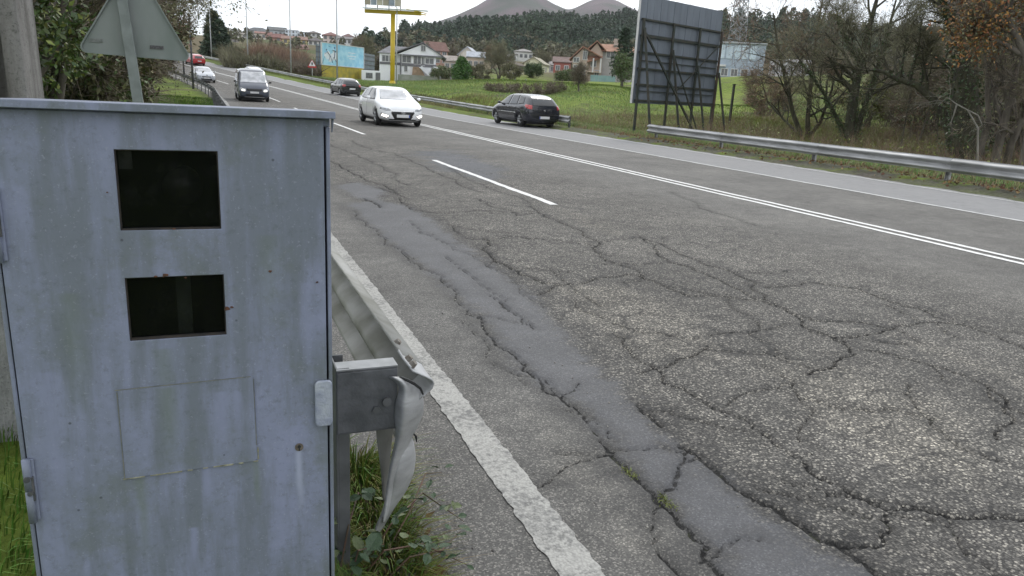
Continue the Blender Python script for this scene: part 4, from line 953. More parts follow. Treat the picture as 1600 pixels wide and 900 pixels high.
def vehicle(name, sp, loc, yaw, paint, label, front=True, rear=True, grille=None, lights_on=True, cat='car', group=None, extra=None, rim=None, tail=None):
    root = empty(name, loc, yaw, label, cat, group)
    me, bvh = car_shell(sp); me.materials.clear(); me.name = 'body'
    body = link_mesh('body', me, paint, root, True)
    MB().box((0, 0, .25), (sp['W']*.78, sp['L']*.84, .20)).build('underbody_shade_block', m_trim, root)  # dark box added below the body to deepen the shade under the car
    def put(nm, poly, axis, sgn, mat, off=.005, par=None, rings=5):
        mb = conform(bvh, poly, axis, sgn, off, rings)
        return mb.build(nm, mat, par or root, True, solid=.004) if mb else None
    for s in (-1, 1):
        for q in sp['side']: put('side_window', q, 'x', s, m_cglass, .010, None, 8)
        z0, z1 = sp['st'][5][1]+.13, sp['st'][5][2]+.02
        for yy_ in ((1.0, -.14, -1.0) if sp is not VAN else (1.3, .30, -.95)):
            put('door_gap', [(yy_, z0), (yy_, z1), (yy_-.012, z1), (yy_-.012, z0)], 'x', s, m_trim, .0025, None, 1)
        for yy_ in ((-.28, -.95) if sp is not VAN else (.42, -.75)):
            put('door_handle', [(yy_, z1-.13), (yy_, z1-.10), (yy_+.18, z1-.095), (yy_+.18, z1-.125)], 'x', s, paint, .025, None, 2)
        put('sill_trim', [(-.92, .20), (-.92, .27), (.92, .27), (.92, .20)], 'x', s, m_trim, .006, None, 2)
        for ay in sp['ax']: wheel(root, s*(sp['W']/2-.015), ay, sp['wr'], s, rim)
        zz = sp['side'][0][0][1]; ym = sp['side'][0][0][0]-.22
        mi = MB().add([(s*(sp['W']/2+a), ym+b__, zz+c) for a, b__, c in ((.0, .05, -.02), (.20, .03, -.03), (.22, .02, .11), (.03, .03, .13), (.0, -.06, -.01), (.19, -.07, -.02), (.21, -.07, .10), (.03, -.06, .12))],
            [(0, 1, 2, 3), (7, 6, 5, 4), (0, 4, 5, 1), (1, 5, 6, 2), (2, 6, 7, 3), (3, 7, 4, 0)]).build('mirror', paint if sp is not VAN else m_trim, root, True, subd=2)
        MB().box((s*(sp['W']/2-.02), ym, zz+.01), (.16, .04, .03)).build('mirror_arm', m_trim, root)
    put('windscreen', sp['ws'], 'y', 1, m_wglass, .02, None, 10)
    put('rear_window', sp['rw'], 'y', -1, m_cglass, .014, None, 10)
    put('wiper', [(-.5, sp['ws'][0][1]+.015), (.3, sp['ws'][0][1]+.05), (.3, sp['ws'][0][1]+.065), (-.5, sp['ws'][0][1]+.035)], 'y', 1, m_trim, .014, None, 2)
    if extra: extra(put, root, sp)
    return root
def f_white(put, root, sp):
    put('grille', [(-.40, .56), (.40, .56), (.42, .50), (.30, .30), (-.30, .30), (-.42, .50)], 'y', 1, m_trim, .008)
    put('grille_frame', [(-.43, .585), (.43, .585), (.455, .50), (.32, .28), (-.32, .28), (-.455, .50)], 'y', 1, m_chrome, .004)
    pl_ = MB().box((0, 2.21, .40), (.50, .012, .11)).build('number_plate', m_plate, root, bevel=.003); MB().box((-.23, 2.218, .40), (.035, .005, .10)).build('blue_strip', m_blue, pl_)
    em = MB(); em.tube([(.075*math.cos(a/12*6.283), 2.205, .515+.038*math.sin(a/12*6.283)) for a in range(13)], .006, 5)
    em.bar((-.03, 2.205, .49), (-.018, 2.205, .54), .012).bar((.018, 2.205, .49), (.03, 2.205, .54), .012).bar((-.024, 2.205, .512), (.024, 2.205, .518), .01)
    em.build('emblem', m_chrome, root)
    for s in (-1, 1):
        hl = put('headlight', [(s*.46, .60), (s*.50, .66), (s*.80, .70), (s*.82, .63), (s*.62, .585)], 'y', 1, m_lens, .008)
        put('daytime_lamp', [(s*.52, .40), (s*.76, .47), (s*.80, .40), (s*.62, .33)], 'y', 1, m_lamp_on, .010)
        put('lamp_bezel', [(s*.49, .40), (s*.79, .50), (s*.82, .40), (s*.62, .30)], 'y', 1, m_trim, .006)
    put('lower_grille', [(-.55, .285), (.55, .285), (.50, .245), (-.50, .245)], 'y', 1, m_trim, .009)
def f_dark_rear(put, root, sp):
    for s in (-1, 1):
        put('tail_light', [(s*.60, .98), (s*.76, .99), (s*.83, .90), (s*.80, .82), (s*.62, .80)], 'y', -1, m_red, .008)
        put('tail_light', [(-1.98, .84), (-1.74, .95), (-1.80, 1.02), (-2.05, .98)], 'x', s, m_red, .006)
    pl_ = MB().box((0, -2.185, .46), (.50, .012, .11)).build('number_plate', m_plate, root, bevel=.003); MB().box((-.23, -2.193, .46), (.035, .005, .10)).build('blue_strip', m_blue, pl_)
    put('bumper_strip', [(-.78, .585), (.78, .585), (.78, .555), (-.78, .555)], 'y', -1, m_trim, .01)
    put('tailgate_gap', [(-.60, .63), (.60, .63), (.60, .618), (-.60, .618)], 'y', -1, m_trim, .004)
    put('emblem', [(-.05, .76), (0, .80), (.05, .76), (0, .72)], 'y', -1, m_chrome, .012)
    for s in (-1, 1): put('side_moulding', [(-1.0, .60), (-1.0, .635), (.92, .645), (.92, .61)], 'x', s, m_chrome, .012, None, 2)
def f_rear_plain(put, root, sp):
    for s in (-1, 1):
        put('tail_light', [(s*.56, .96), (s*.78, .98), (s*.83, .88), (s*.80, .78), (s*.58, .80)], 'y', -1, m_red, .008)
    MB().box((0, -2.185, .62), (.50, .012, .11)).build('number_plate', m_plate, root)
    put('rear_bumper_insert', [(-.6, .40), (.6, .40), (.55, .30), (-.55, .30)], 'y', -1, m_trim, .008)
def f_van(put, root, sp):
    put('grille', [(-.46, .78), (.46, .78), (.40, .64), (-.40, .64)], 'y', 1, m_trim, .008)
    put('lower_grille', [(-.50, .46), (.50, .46), (.45, .33), (-.45, .33)], 'y', 1, m_trim, .008)
    put('bumper_strip', [(-.60, .30), (.60, .30), (.55, .265), (-.55, .265)], 'y', 1, m_plate, .010)
    MB().box((0, 2.41, .56), (.50, .012, .11)).build('number_plate', m_plate, root)
    for s in (-1, 1):
        put('headlight', [(s*.50, .60), (s*.50, .76), (s*.80, .84), (s*.84, .70), (s*.70, .60)], 'y', 1, m_lens, .008)
        put('headlight_beam', [(s*.54, .62), (s*.55, .73), (s*.72, .74), (s*.74, .64)], 'y', 1, m_lamp_on, .013)
def f_sedan(put, root, sp):
    put('grille', [(-.42, .60), (.42, .60), (.36, .50), (-.36, .50)], 'y', 1, m_trim, .008)
    put('lower_grille', [(-.5, .40), (.5, .40), (.46, .28), (-.46, .28)], 'y', 1, m_trim, .008)
    MB().box((0, 2.235, .45), (.50, .012, .11)).build('number_plate', m_plate, root)
    for s in (-1, 1): put('headlight', [(s*.46, .56), (s*.48, .66), (s*.76, .70), (s*.80, .60), (s*.62, .56)], 'y', 1, m_lens, .008)
slope = lambda y: math.atan2(float(road_z(y+2)-road_z(y-2)), 4)
def head(y): return math.atan2(-float(road_off(y+2)-road_off(y-2)), 4)
wc = vehicle('hatchback_car', HATCH, (6.80, 30.05, 0), math.pi+R(1.0), carpaint('white_paint', (.86, .87, .88)), 'white hatchback driving towards the camera with lit daytime lamps', extra=f_white)
vehicle('hatchback_car', scaled(HATCH, W=1.68), (13.78, 32.7, 0), R(2.5), carpaint('dark_navy_paint', (.010, .012, .020), .25), 'dark navy hatchback seen from behind, driving on the far side shoulder', extra=f_dark_rear)
z = rp3(12.55, 67.9)
vehicle('hatchback_car', HATCH, z, head(68)+R(1), carpaint('black_paint', (.012, .013, .014), .25), 'small black hatchback seen from behind near the blue billboard', extra=f_rear_plain)
vehicle('van', VAN, rp3(2.80, 51.2), math.pi+R(1), carpaint('dark_grey_blue_paint', (.05, .06, .085)), 'dark grey van with lit headlights coming down the near lane', cat='van', extra=f_van)
vehicle('estate_car', HATCH, Vector((float(at_y(394, 115, 88)[0]), 88, float(road_z(88)))), head(86), carpaint('white_paint_2', (.72, .74, .76)), 'white car mostly hidden behind the dark van, only its roof showing', extra=f_rear_plain)
vehicle('sedan_car', SEDAN, rp3(2.55, 80.5), math.pi+head(80), carpaint('silver_paint', (.42, .44, .47)), 'silver saloon car following the dark van, farther up the near lane', extra=f_sedan)
vehicle('hatchback_car', HATCH, rp3(9.85, 116.5), head(116), carpaint('red_paint', (.40, .012, .015)), 'red hatchback driving away at the top of the road', extra=f_rear_plain)
for o in [o for o in C.objects if o.get('category') in ('car', 'van')]:
    o.rotation_mode = 'XYZ'
    s_ = slope(o.location.y); yaw_ = o.rotation_euler.z
    o.rotation_euler = (Matrix.Rotation(s_, 3, 'X')@Matrix.Rotation(yaw_, 3, 'Z')).to_euler()
# ------------------------------------------------------------------ mountain and hills behind everything
def hill(name, prof, r0, depth, mat, base=-30, seed=0, rough=9, noise_f=.012):
    # prof: (px, py) skyline in the photo's directions, at r0 metres; a real ridge with a slope in front and behind
    az = []; hh = []
    for px, py in prof:
        p = at_r(px, py, r0); az.append(math.atan2(p[0], p[1])); hh.append(p[2])
    az0, az1 = az[0], az[-1]; na = 220; nr_ = 50
    A_ = np.linspace(az0, az1, na); H_ = np.interp(A_, az, hh)
    k_ = np.hanning(9); k_ /= k_.sum(); H_ = np.convolve(np.pad(H_, 4, 'edge'), k_, 'valid')
    T = np.linspace(-1, 1, nr_); rr_ = r0+T*depth
    AA, RR_ = np.meshgrid(A_, rr_); X_ = RR_*np.sin(AA); Y_ = RR_*np.cos(AA)
    sh = np.cos(T*np.pi/2)**1.2
    Z_ = base+(H_[None, :]-base)*sh[:, None]+snoise(X_, Y_, seed, 5, noise_f)*rough*(.35+.65*np.abs(T)[:, None])
    n1_, n2_ = AA.shape; i, j = np.meshgrid(np.arange(n1_-1), np.arange(n2_-1), indexing='ij')
    Q = np.stack([i*n2_+j, i*n2_+j+1, (i+1)*n2_+j+1, (i+1)*n2_+j], -1).reshape(-1, 4)[:, ::-1]
    return tag(link_mesh(name, np_mesh(name, np.stack([X_, Y_, Z_], -1).reshape(-1, 3), Q), mat, smooth=True), kind='structure')
m_mt = pm('mountain_heath', (.085, .058, .068), (.028, .038, .028), .012, .95, detail=9, bump=0, lo=.4, hi=.6)
hill('mountain', [(520, 150), (600, 80), (660, 48), (715, 27), (745, 13), (765, 1), (785, -9), (810, -14), (838, -8), (862, 4), (888, 14), (903, 9), (922, -1), (945, -4), (965, 3), (985, 15), (1010, 28), (1060, 45), (1150, 60), (1300, 120)], 1900, 700, m_mt, seed=31, rough=24, noise_f=.007)
m_far = pm('far_wooded_hill', (.035, .055, .035), (.06, .07, .04), .03, .95, detail=9)

# ------------------------------------------------------------------ houses
m_win = glass_dark('house_window_glass', (.11, .115, .12), .25)
m_frame = pm('white_window_frame', (.62, .62, .60), (.5, .5, .5), 8, .6)
_wm = {}
def win_mesh(w, h):
    k = (round(w, 2), round(h, 2))
    if k not in _wm:
        mb = MB().box((0, -.03, 0), (w, .05, h)); me = bpy.data.meshes.new('window'); me.from_pydata(mb.v, [], mb.f); me.materials.append(m_win)
        fb = MB(); t_ = min(.12, w*.12)
        fb.box((-w/2-t_/2, -.04, 0), (t_, .09, h+2*t_)).box((w/2+t_/2, -.04, 0), (t_, .09, h+2*t_)).box((0, -.04, h/2+t_/2), (w-.004, .09, t_)).box((0, -.05, -h/2-t_/2), (w-.004, .14, t_)).box((0, -.06, 0), (t_*.6, .05, h-.01))
        fm = bpy.data.meshes.new('frame'); fm.from_pydata(fb.v, [], fb.f); fm.materials.append(m_frame)
        _wm[k] = (me, fm)
    return _wm[k]
def add_window(root, x, y, z, w, h, rz=0, frame=True):
    me, fm = win_mesh(w, h); o = bpy.data.objects.new('window', me); C.objects.link(o); o.parent = root; o.location = (x, y, z); o.rotation_euler = (0, 0, rz)
    if frame:
        f = bpy.data.objects.new('frame', fm); C.objects.link(f); f.parent = o
def roof_mesh(kind, W_, D_, h0, h1, ov=.4, th=.18):
    mb = MB(); w2, d2 = W_/2+ov, D_/2+ov
    if kind == 'gable_front':      # gable faces the viewer, ridge runs in depth
        for s in (-1, 1):
            a, b_ = Vector((s*w2, 0, h0-ov*(h1-h0)/(W_/2))), Vector((0, 0, h1)); n_ = Vector((0, 0, th))
            vs = [Vector((p.x, y, p.z))+q for y in (-d2, d2) for p in (a, b_) for q in (Vector((0, 0, 0)), n_)]
            mb.add(vs, [(0, 1, 3, 2), (4, 6, 7, 5), (0, 4, 5, 1), (2, 3, 7, 6), (0, 2, 6, 4), (1, 5, 7, 3)])
    elif kind == 'gable':          # eave faces the viewer
        for s in (-1, 1):
            a, b_ = Vector((0, s*d2, h0-ov*(h1-h0)/(D_/2))), Vector((0, 0, h1)); n_ = Vector((0, 0, th))
            vs = [Vector((x, p.y, p.z))+q for x in (-w2, w2) for p in (a, b_) for q in (Vector((0, 0, 0)), n_)]
            mb.add(vs, [(0, 1, 3, 2), (4, 6, 7, 5), (0, 4, 5, 1), (2, 3, 7, 6), (0, 2, 6, 4), (1, 5, 7, 3)])
    elif kind == 'hip':
        r_ = max(0, W_/2-D_/2); mb.add([(-w2, -d2, h0), (w2, -d2, h0), (w2, d2, h0), (-w2, d2, h0), (-r_, 0, h1), (r_+.01, 0, h1), (-w2, -d2, h0-th), (w2, -d2, h0-th), (w2, d2, h0-th), (-w2, d2, h0-th)],
            [(0, 1, 5, 4), (1, 2, 5), (2, 3, 4, 5), (3, 0, 4), (0, 6, 7, 1), (1, 7, 8, 2), (2, 8, 9, 3), (3, 9, 6, 0), (9, 8, 7, 6)])
    else:
        mb.box((0, 0, h0+.12), (W_+ov, D_+ov, .24))
    return mb
def wallm(c): return pm('wall_%d_%d_%d' % tuple(int(v*100) for v in c), c, tuple(v*.86 for v in c), .6, .9, bump=.15, bscale=8)
def roofm(c): return pm('roof_%d_%d_%d' % tuple(int(v*100) for v in c), c, tuple(v*.62 for v in c), 1.2, .9, bump=.5, bscale=7, stretch=(1, 1, 1))
def house(x0, x1, pb, pe, pr, r, wall, roof, kind, label, yaw=0, depth=8, cols=3, rows=1, ww=1., wh=1.1, chim=None, name='house', frames=False, skip=(), cat='house', sink=4, group=None):
    pc = (x0+x1)/2; P = at_r(pc, pb, r); dc = float((P-EYEV)@CF); k = dc/F_PX
    W_ = (x1-x0)*k; he = (pb-pe)*k; hr = (pb-pr)*k
    rz = -math.atan2(P[0], P[1])+R(yaw)
    W_ = W_/max(.5, math.cos(R(yaw)))
    back = Vector((math.sin(-rz), math.cos(-rz), 0))*depth/2
    root = empty(name, Vector(P)+back, rz, label, cat, group)
    wm = wallm(wall); rm = roofm(roof)
    w = MB().box((0, 0, (he-sink)/2), (W_, depth, he+sink))
    if kind == 'gable_front': w.prism([(-W_/2, he+.001), (W_/2, he+.001), (0, hr)], 'y', -depth/2, depth/2)
    if kind == 'gable': w.prism([(-depth/2, he+.001), (depth/2, he+.001), (0, hr)], 'x', -W_/2, W_/2)
    w.build('wall', wm, root)
    rf = roof_mesh(kind, W_, depth, he, hr).build('roof', rm, root)
    if chim: MB().box((W_*chim, .5, hr+.1), (.7, .7, 1.9)).box((W_*chim, .5, hr+1.1), (.9, .9, .12)).build('chimney', wm, rf)
    for a in range(cols):
        for b__ in range(rows):
            if (a, b__) in skip: continue
            x = -W_/2+W_*(a+.5)/cols; z = he*(b__+.55)/rows
            add_window(root, x, -depth/2, z, min(ww, W_/cols*.6), min(wh, he/rows*.6), 0, frames)
    for s in (-1, 1):
        if abs(yaw) > 8: add_window(root, s*W_/2, 0, he*.6, min(ww, depth*.3), min(wh, he*.5), R(90)*s, frames)
    return root
for (x0, x1, pb, pe, pr, r, wl, rf, kd, lb, yw, cl, rw_) in town:
    house(x0, x1, pb, pe, pr, r, wl, rf, kd, lb, yw, cols=cl, rows=rw_, frames=r < 230)
for a_ in ((1352, 1385, 182, 168, 166), (1368, 1392, 100, 88, 82)):
    house(a_[0], a_[1], a_[2], a_[3], a_[4], 95 if a_[2] > 150 else 230, (.48, .49, .52), (.35, .36, .38), 'flat', 'low grey shed seen under the arched trunk' if a_[2] > 150 else 'small white house high up behind the arched trunk', cols=2, name='shed' if a_[2] > 150 else 'house', cat='shed' if a_[2] > 150 else 'house')

# big white house with the gable front and outside stair
def local(root_p, px, py, r0):  # photo position on the facade -> local x, z
    P = at_r(px, py, r0); return P
r0 = 140
Pb = at_r(653, 127, r0); k = float((Pb-EYEV)@CF)/F_PX; rz = -math.atan2(Pb[0], Pb[1])
bh = empty('house', Vector(Pb)+Vector((math.sin(-rz), math.cos(-rz), 0))*5, rz, 'large white house with a wide gable front, small attic window and outside stair', 'house')
m_ww = pm('white_render', (.80, .81, .83), (.70, .71, .74), .5, .9, bump=.1)
def lx(px): return (px-653)*k
def lz(py, px=653): return (127+(px-653)*.054*0-py)*k
W0, W1, WL = lx(627), lx(680), lx(593)
MB().box(((W0+W1)/2, 0, lz(88)/2-1.5), (W1-W0, 10, lz(88)+3)).prism([(W0-.6, lz(88)+.002), (W1+1.4, lz(91)+.25), (lx(659.5), lz(71.5))], 'y', -5.3, 5).build('wall', m_ww, bh)
MB().box(((WL+W0)/2-.01, 1.2, lz(87.5)/2-1.5), (W0-WL, 9, lz(87.5)+3)).build('side_wing', m_ww, bh)
rfm = roofm((.17, .17, .18)); mb = MB()
for a, b_ in (((W0-1.2, lz(87)), (lx(659.5), lz(70.3))), ((W1+1.9, lz(92)), (lx(659.5), lz(70.3)))):
    vs = [(p[0], y, p[1]+q) for y in (-5.6, 6) for p in (a, b_) for q in (0, .2)]
    mb.add(vs, [(0, 1, 3, 2), (4, 6, 7, 5), (0, 4, 5, 1), (2, 3, 7, 6), (0, 2, 6, 4), (1, 5, 7, 3)])
mb.build('roof', rfm, bh)
MB().add([(WL-.4, -3.6, lz(87)), (W0-.1, -3.6, lz(87)), (W0+2.4, 2, lz(74)), (lx(632)-3, 2, lz(74)), (WL-.4, 6, lz(87)), (W0-.1, 6, lz(87))], [(0, 1, 2, 3), (3, 2, 5, 4), (0, 3, 4), (1, 5, 2), (0, 4, 5, 1)]).build('wing_roof', rfm, bh)
mm_dk = pm('grey_trim', (.16, .16, .17), (.11, .11, .12), 5, .7)
MB().box(((W0+W1)/2+.1, -5.06, lz(103)), (W1-W0, .12, .5)).build('floor_band', mm_dk, bh)
MB().box(((WL+W0)/2, -3.36, lz(102)), (W0-WL-.1, .12, .4)).build('floor_band', mm_dk, bh)
MB().box((lx(660), -5.36, lz(89)), (W1-W0+1, .12, .25)).build('eave_board', mm_dk, bh)
MB().box((lx(626), -5.1, lz(106)), (.25, .25, lz(88)-lz(125))).build('drain_pipe', mm_dk, bh)
for px, py, w, h in ((660.3, 77.5, .75, .95), (635, 95, 1.5, 1.1), (651.5, 95.5, 1.25, 1.3), (661, 97, .6, 1.4), (670, 96, 1.5, .9), (634, 109, .5, .9), (675, 110, .4, .8)):
    add_window(bh, lx(px), -5 if py > 80 else -5.3, lz(py), w, h)
for px in (602, 613): add_window(bh, lx(px), -3.3, lz(95), 1.1, 1.)
MB().prism([(lx(645), lz(106)), (lx(656), lz(106)), (lx(668), lz(126)), (lx(643), lz(126))], 'y', -6.8, -5.02).build('stair_base', pm('tan_stone', (.34, .24, .16), (.24, .17, .11), 2, .9), bh)
MB().bar((lx(657), -7.0, lz(105.5)), (lx(684), -7.0, lz(127.5)), .35, .5).build('stair_wall', m_ww, bh)
for k_ in range(12):
    f = k_/11; MB().box((lx(657)+(lx(684)-lx(657))*f, -6.2, lz(106.5)+(lz(127)-lz(106.5))*f), (.55, 1.2, .18)).build('step', m_ww, bh)
MB().box((lx(683), -5.6, lz(105.5)), (1.6, 1.2, .3)).box((lx(683), -5.6, lz(108.8)), (1.6, 1.2, .3)).build('balcony', m_ww, bh)
MB().box((lx(655), -9, lz(124.5)), (7.5, .3, 1.4)).build('garden_wall', pm('mossy_wall', (.30, .31, .28), (.2, .22, .18), 1, .9), bh)

# house with orange tile roofs
r0 = 150; Pb = at_r(940, 132, r0); k = float((Pb-EYEV)@CF)/F_PX; rz = -math.atan2(Pb[0], Pb[1])
oh = empty('house', Vector(Pb)+Vector((math.sin(-rz), math.cos(-rz), 0))*5, rz, 'two storey house with stepped orange tiled gables and grey side wall', 'house')
def lx(px): return (px-940)*k
def lz(py): return (132-py)*k
m_w1 = wallm((.46, .37, .30)); m_w2 = wallm((.36, .34, .33)); m_rt = roofm((.36, .20, .135))
MB().box(((lx(892)+lx(916))/2, -2, lz(98)/2-1.5), (lx(916)-lx(892), 6, lz(98)+3)).prism([(lx(890), lz(98)), (lx(917), lz(98)+.01), (lx(907), lz(80))], 'y', -5, 1).build('wall', m_w1, oh)
MB().box(((lx(917)+lx(938))/2, 0, lz(84)/2-1.5), (lx(938)-lx(917), 8, lz(84)+3)).prism([(lx(917), lz(84)+.002), (lx(938), lz(84)), (lx(928), lz(70))], 'y', -4, 4).build('wall', m_w1, oh)
MB().box(((lx(938)+lx(985))/2, .5, lz(83)/2-1.5), (lx(985)-lx(938)-.02, 8.2, lz(83)+3)).build('wall', m_w2, oh)
def slab(mb, a, b_, y0, y1, th=.22):
    vs = [(p[0], y, p[1]+q) for y in (y0, y1) for p in (a, b_) for q in (0, th)]
    return mb.add(vs, [(0, 1, 3, 2), (4, 6, 7, 5), (0, 4, 5, 1), (2, 3, 7, 6), (0, 2, 6, 4), (1, 5, 7, 3)])
for a, b_, y0, y1 in (((lx(887), lz(98)), (lx(907), lz(78)), -5.6, 1.4), ((lx(936), lz(92)), (lx(907), lz(78)), -5.6, -4.05), ((lx(914), lz(81)), (lx(928), lz(68)), -4.6, 4.4), ((lx(943), lz(82)), (lx(928), lz(68)), -4.6, 0.)):
    slab(MB(), a, b_, y0, y1).build('roof', m_rt, oh)
MB().add([(lx(936), -4.5, lz(82)), (lx(988), -4.2, lz(82)), (lx(985), .5, lz(69)), (lx(928), .5, lz(69)), (lx(928), 5.5, lz(83)), (lx(988), 5.5, lz(83))], [(0, 1, 2, 3), (3, 2, 5, 4), (1, 5, 2), (0, 3, 4), (0, 4, 5, 1)]).build('roof', m_rt, oh)
MB().add([(lx(915), -5.2, lz(100)), (lx(938), -5.2, lz(93)), (lx(938), -3.98, lz(90)), (lx(915), -3.98, lz(90))], [(0, 1, 2, 3)]).build('porch_roof', m_rt, oh, solid=.2)
MB().box((lx(958.5), -1, lz(70)), (1.1, 1., 2.2)).box((lx(958.5), -1, lz(65.2)), (1.4, 1.3, .15)).build('chimney', wallm((.42, .36, .32)), oh)
MB().box((lx(974), 1, lz(69)), (.6, .6, 2.4)).build('chimney', wallm((.36, .33, .31)), oh)
for px, py, w, h, y in ((950, 86.5, 1.5, 1.2, -3.6), (911, 90, .7, 1.5, -5), (898, 97, 1., .8, -5), (899, 112, 1.1, 1.7, -5), (909, 112, .9, 1.7, -5), (925, 100, .9, 1.4, -4), (931, 116, .8, 1.2, -4), (973, 88, 1.2, 1., -3.6)):
    add_window(oh, lx(px), y, lz(py), w, h)
MB().box((lx(926), -4.6, lz(113.5)), (lx(937)-lx(916), 1.1, .25)).build('balcony', m_w1, oh)
for px in (924.5, 936): MB().box((lx(px), -5.1, lz(104)), (.28, .28, lz(92)-lz(113.5))).build('porch_column', m_frame, oh)
# fence and garden wall in front of it
fw = empty('garden_fence', at_r(915, 138, 140), -math.atan2(*at_r(915, 138, 140)[:2]), 'low concrete wall with blue green screen fence in front of the orange roofed house', 'fence')
k = 140/F_PX*1.0
MB().box((0, 0, .15), (96*k, .2, 1.9)).build('wall', pm('block_wall', (.26, .25, .23), (.18, .17, .15), 1.5, .9), fw)
for q in range(17):
    MB().box(((-48+q*6)*k, -.16, .35), (.16, .1, 1.9)).build('post', m_conc, fw)
for q in range(6): MB().box(((9+q*6.2)*k, .02, 1.75), (6*k, .06, 1.3)).build('screen_panel', pm('screen_blue_green', (.22, .34, .33), (.17, .28, .28), 1, .7), fw)
# blue grey building
r0 = 150; Pb = at_r(1148, 124, r0); k = r0/F_PX*.98; rz = -math.atan2(Pb[0], Pb[1])
bb = empty('building', Pb, rz, 'blue grey glazed building below the pylon, right of the big billboard', 'building')
m_bl = pm('blue_grey_panels', (.36, .42, .50), (.29, .35, .42), .5, .6); m_bl2 = pm('pale_blue_panels', (.56, .65, .73), (.42, .50, .58), .8, .5)
MB().box((0, 4, 3.2-1.5), (76*k, 8, 6.4+3)).build('wall', m_bl, bb)
MB().box((0, 4, 6.55), (79*k, 8.8, .3)).build('roof', pm('parapet', (.40, .42, .45), (.3, .32, .35), 1, .7), bb)
MB().box((-26*k, -.3, 2.4), (22*k, .58, .35)).build('ledge', m_frame, bb)
for q in range(6): MB().box((-34.0*k+q*11*k, -.06, 4.9), (9*k, .1, 2.4)).build('glazed_panel', m_bl2, bb)
for q in range(5): add_window(bb, -30*k+q*14*k, 0, 1.2, 1.1, 1.2)

# ------------------------------------------------------------------ pylon
def lattice(base, hgt, w0, w1, label):
    root = empty('lattice_tower', base, R(20), label, 'pylon'); g = pm('pylon_steel', (.30, .32, .33), (.22, .24, .25), 3, .6, .4)
    lv = 14; zs_ = [hgt*(1-(1-i_/lv)**1.15) for i_ in range(lv+1)]
    wd = lambda z: (w0+(w1-w0)*min(1, z/hgt*1.15))/2
    for sx, sy in ((-1, -1), (1, -1), (1, 1), (-1, 1)):
        MB().bar((sx*wd(0), sy*wd(0), -3), (sx*wd(hgt), sy*wd(hgt), hgt), .16).build('leg', g, root)
    for a, b_ in zip(zs_[:-1], zs_[1:]):
        mb = MB()
        for (s0, s1) in (((-1, -1), (1, -1)), ((1, -1), (1, 1)), ((1, 1), (-1, 1)), ((-1, 1), (-1, -1))):
            p = lambda s, z: (s[0]*wd(z), s[1]*wd(z), z)
            mb.bar(p(s0, a), p(s1, b_), .13).bar(p(s1, a), p(s0, b_), .13).bar(p(s0, b_), p(s1, b_), .12)
        mb.build('brace', g, root)
    for z, l in ((hgt*.78, 4.5), (hgt*.9, 3.6)):
        MB().bar((-l, 0, z), (l, 0, z), .15).bar((-l, 0, z), (0, 0, z+1.3), .09).bar((l, 0, z), (0, 0, z+1.3), .09).build('arm', g, root)
    return root
pb_ = at_r(1150, 76, 210)
lattice(pb_, 30, 3.7, 1.0, 'grey lattice electricity pylon rising above the blue grey building')
for q, (a, b_) in enumerate((((1000, 30), (1160, -32)), ((1000, 22), (1150, -45)), ((1160, -20), (1420, -6)))):
    p, e = Vector(at_r(*a, 210)), Vector(at_r(*b_, 210))
    # cables hang in a shallow catenary
    pts = [p.lerp(e, f/10)-Vector((0, 0, 1.2*math.sin(f/10*math.pi))) for f in range(11)]
    tag(MB().tube(pts, .025, 4).build('power_cable', pm('cable', (.08, .08, .085), (.05, .05, .05), 1, .6)), ['thin power cable passing behind the top of the grey billboard', 'upper thin power cable left of the pylon', 'thin power cable crossing the sky right of the pylon'][q], 'cable')

# ------------------------------------------------------------------ street lamps, posts
m_lampp = pm('lamp_post_steel', (.42, .43, .44), (.34, .35, .36), 2, .5, .4)
def lamp(px, pb, r, h, label, arm=1.2, name='street_lamp', s=-1):
    P = at_r(px, pb, r); root = empty(name, P, 0, label, 'street lamp', 'street lamps along the far side of the road')
    MB().tube([(0, 0, -2), (0, 0, h*.5), (0, 0, h)], [.10, .08, .055], 8).build('post', m_lampp, root, True)
    if arm:
        MB().tube([(0, 0, h-.05), (s*arm*.5, 0, h+.1), (s*arm, 0, h+.12)], [.05, .045, .04], 6).build('arm', m_lampp, root, True)
        MB().box((s*(arm+.3), 0, h+.11), (.7, .26, .12)).build('lamp_head', pm('lamp_head_grey', (.35, .36, .37), (.25, .26, .27), 5, .5), root, bevel=.03)
lamp(331, 95, 131, 8.5, 'farthest street lamp, left of the dark conifer at the top of the road')
lamp(388, 105, 119, 9.5, 'street lamp behind the dark van, second from the left')
lamp(455, 117.5, 106, 9.4, 'street lamp left of the small warning triangle, its curved head against the sky')
lamp(527, 131, 93, 11.5, 'tall street lamp standing in front of the blue billboard')
lamp(619, 133, 97, 9.2, 'grey lamp post right beside the yellow billboard column', arm=.5)
for px, pb, r, h, lb in ((302, 137, 66, 5.6, 'dark slim post on the left grass verge, nearer of the two'), (288, 122, 82, 4.8, 'grey slim post on the left grass verge, farther of the two')):
    P = at_r(px, pb, r); root = empty('post', (P[0], P[1], gz(P[0], P[1])), 0, lb, 'post')
    MB().tube([(0, 0, -.3), (0, 0, h)], [.085, .07], 8).build('shaft', pm('dark_post', (.10, .11, .12), (.06, .06, .07), 3, .6, .3), root, True)
    MB().tube([(0, 0, h), (0, 0, h+.05)], [.1, .1], 8).build('cap', m_lampp, root)
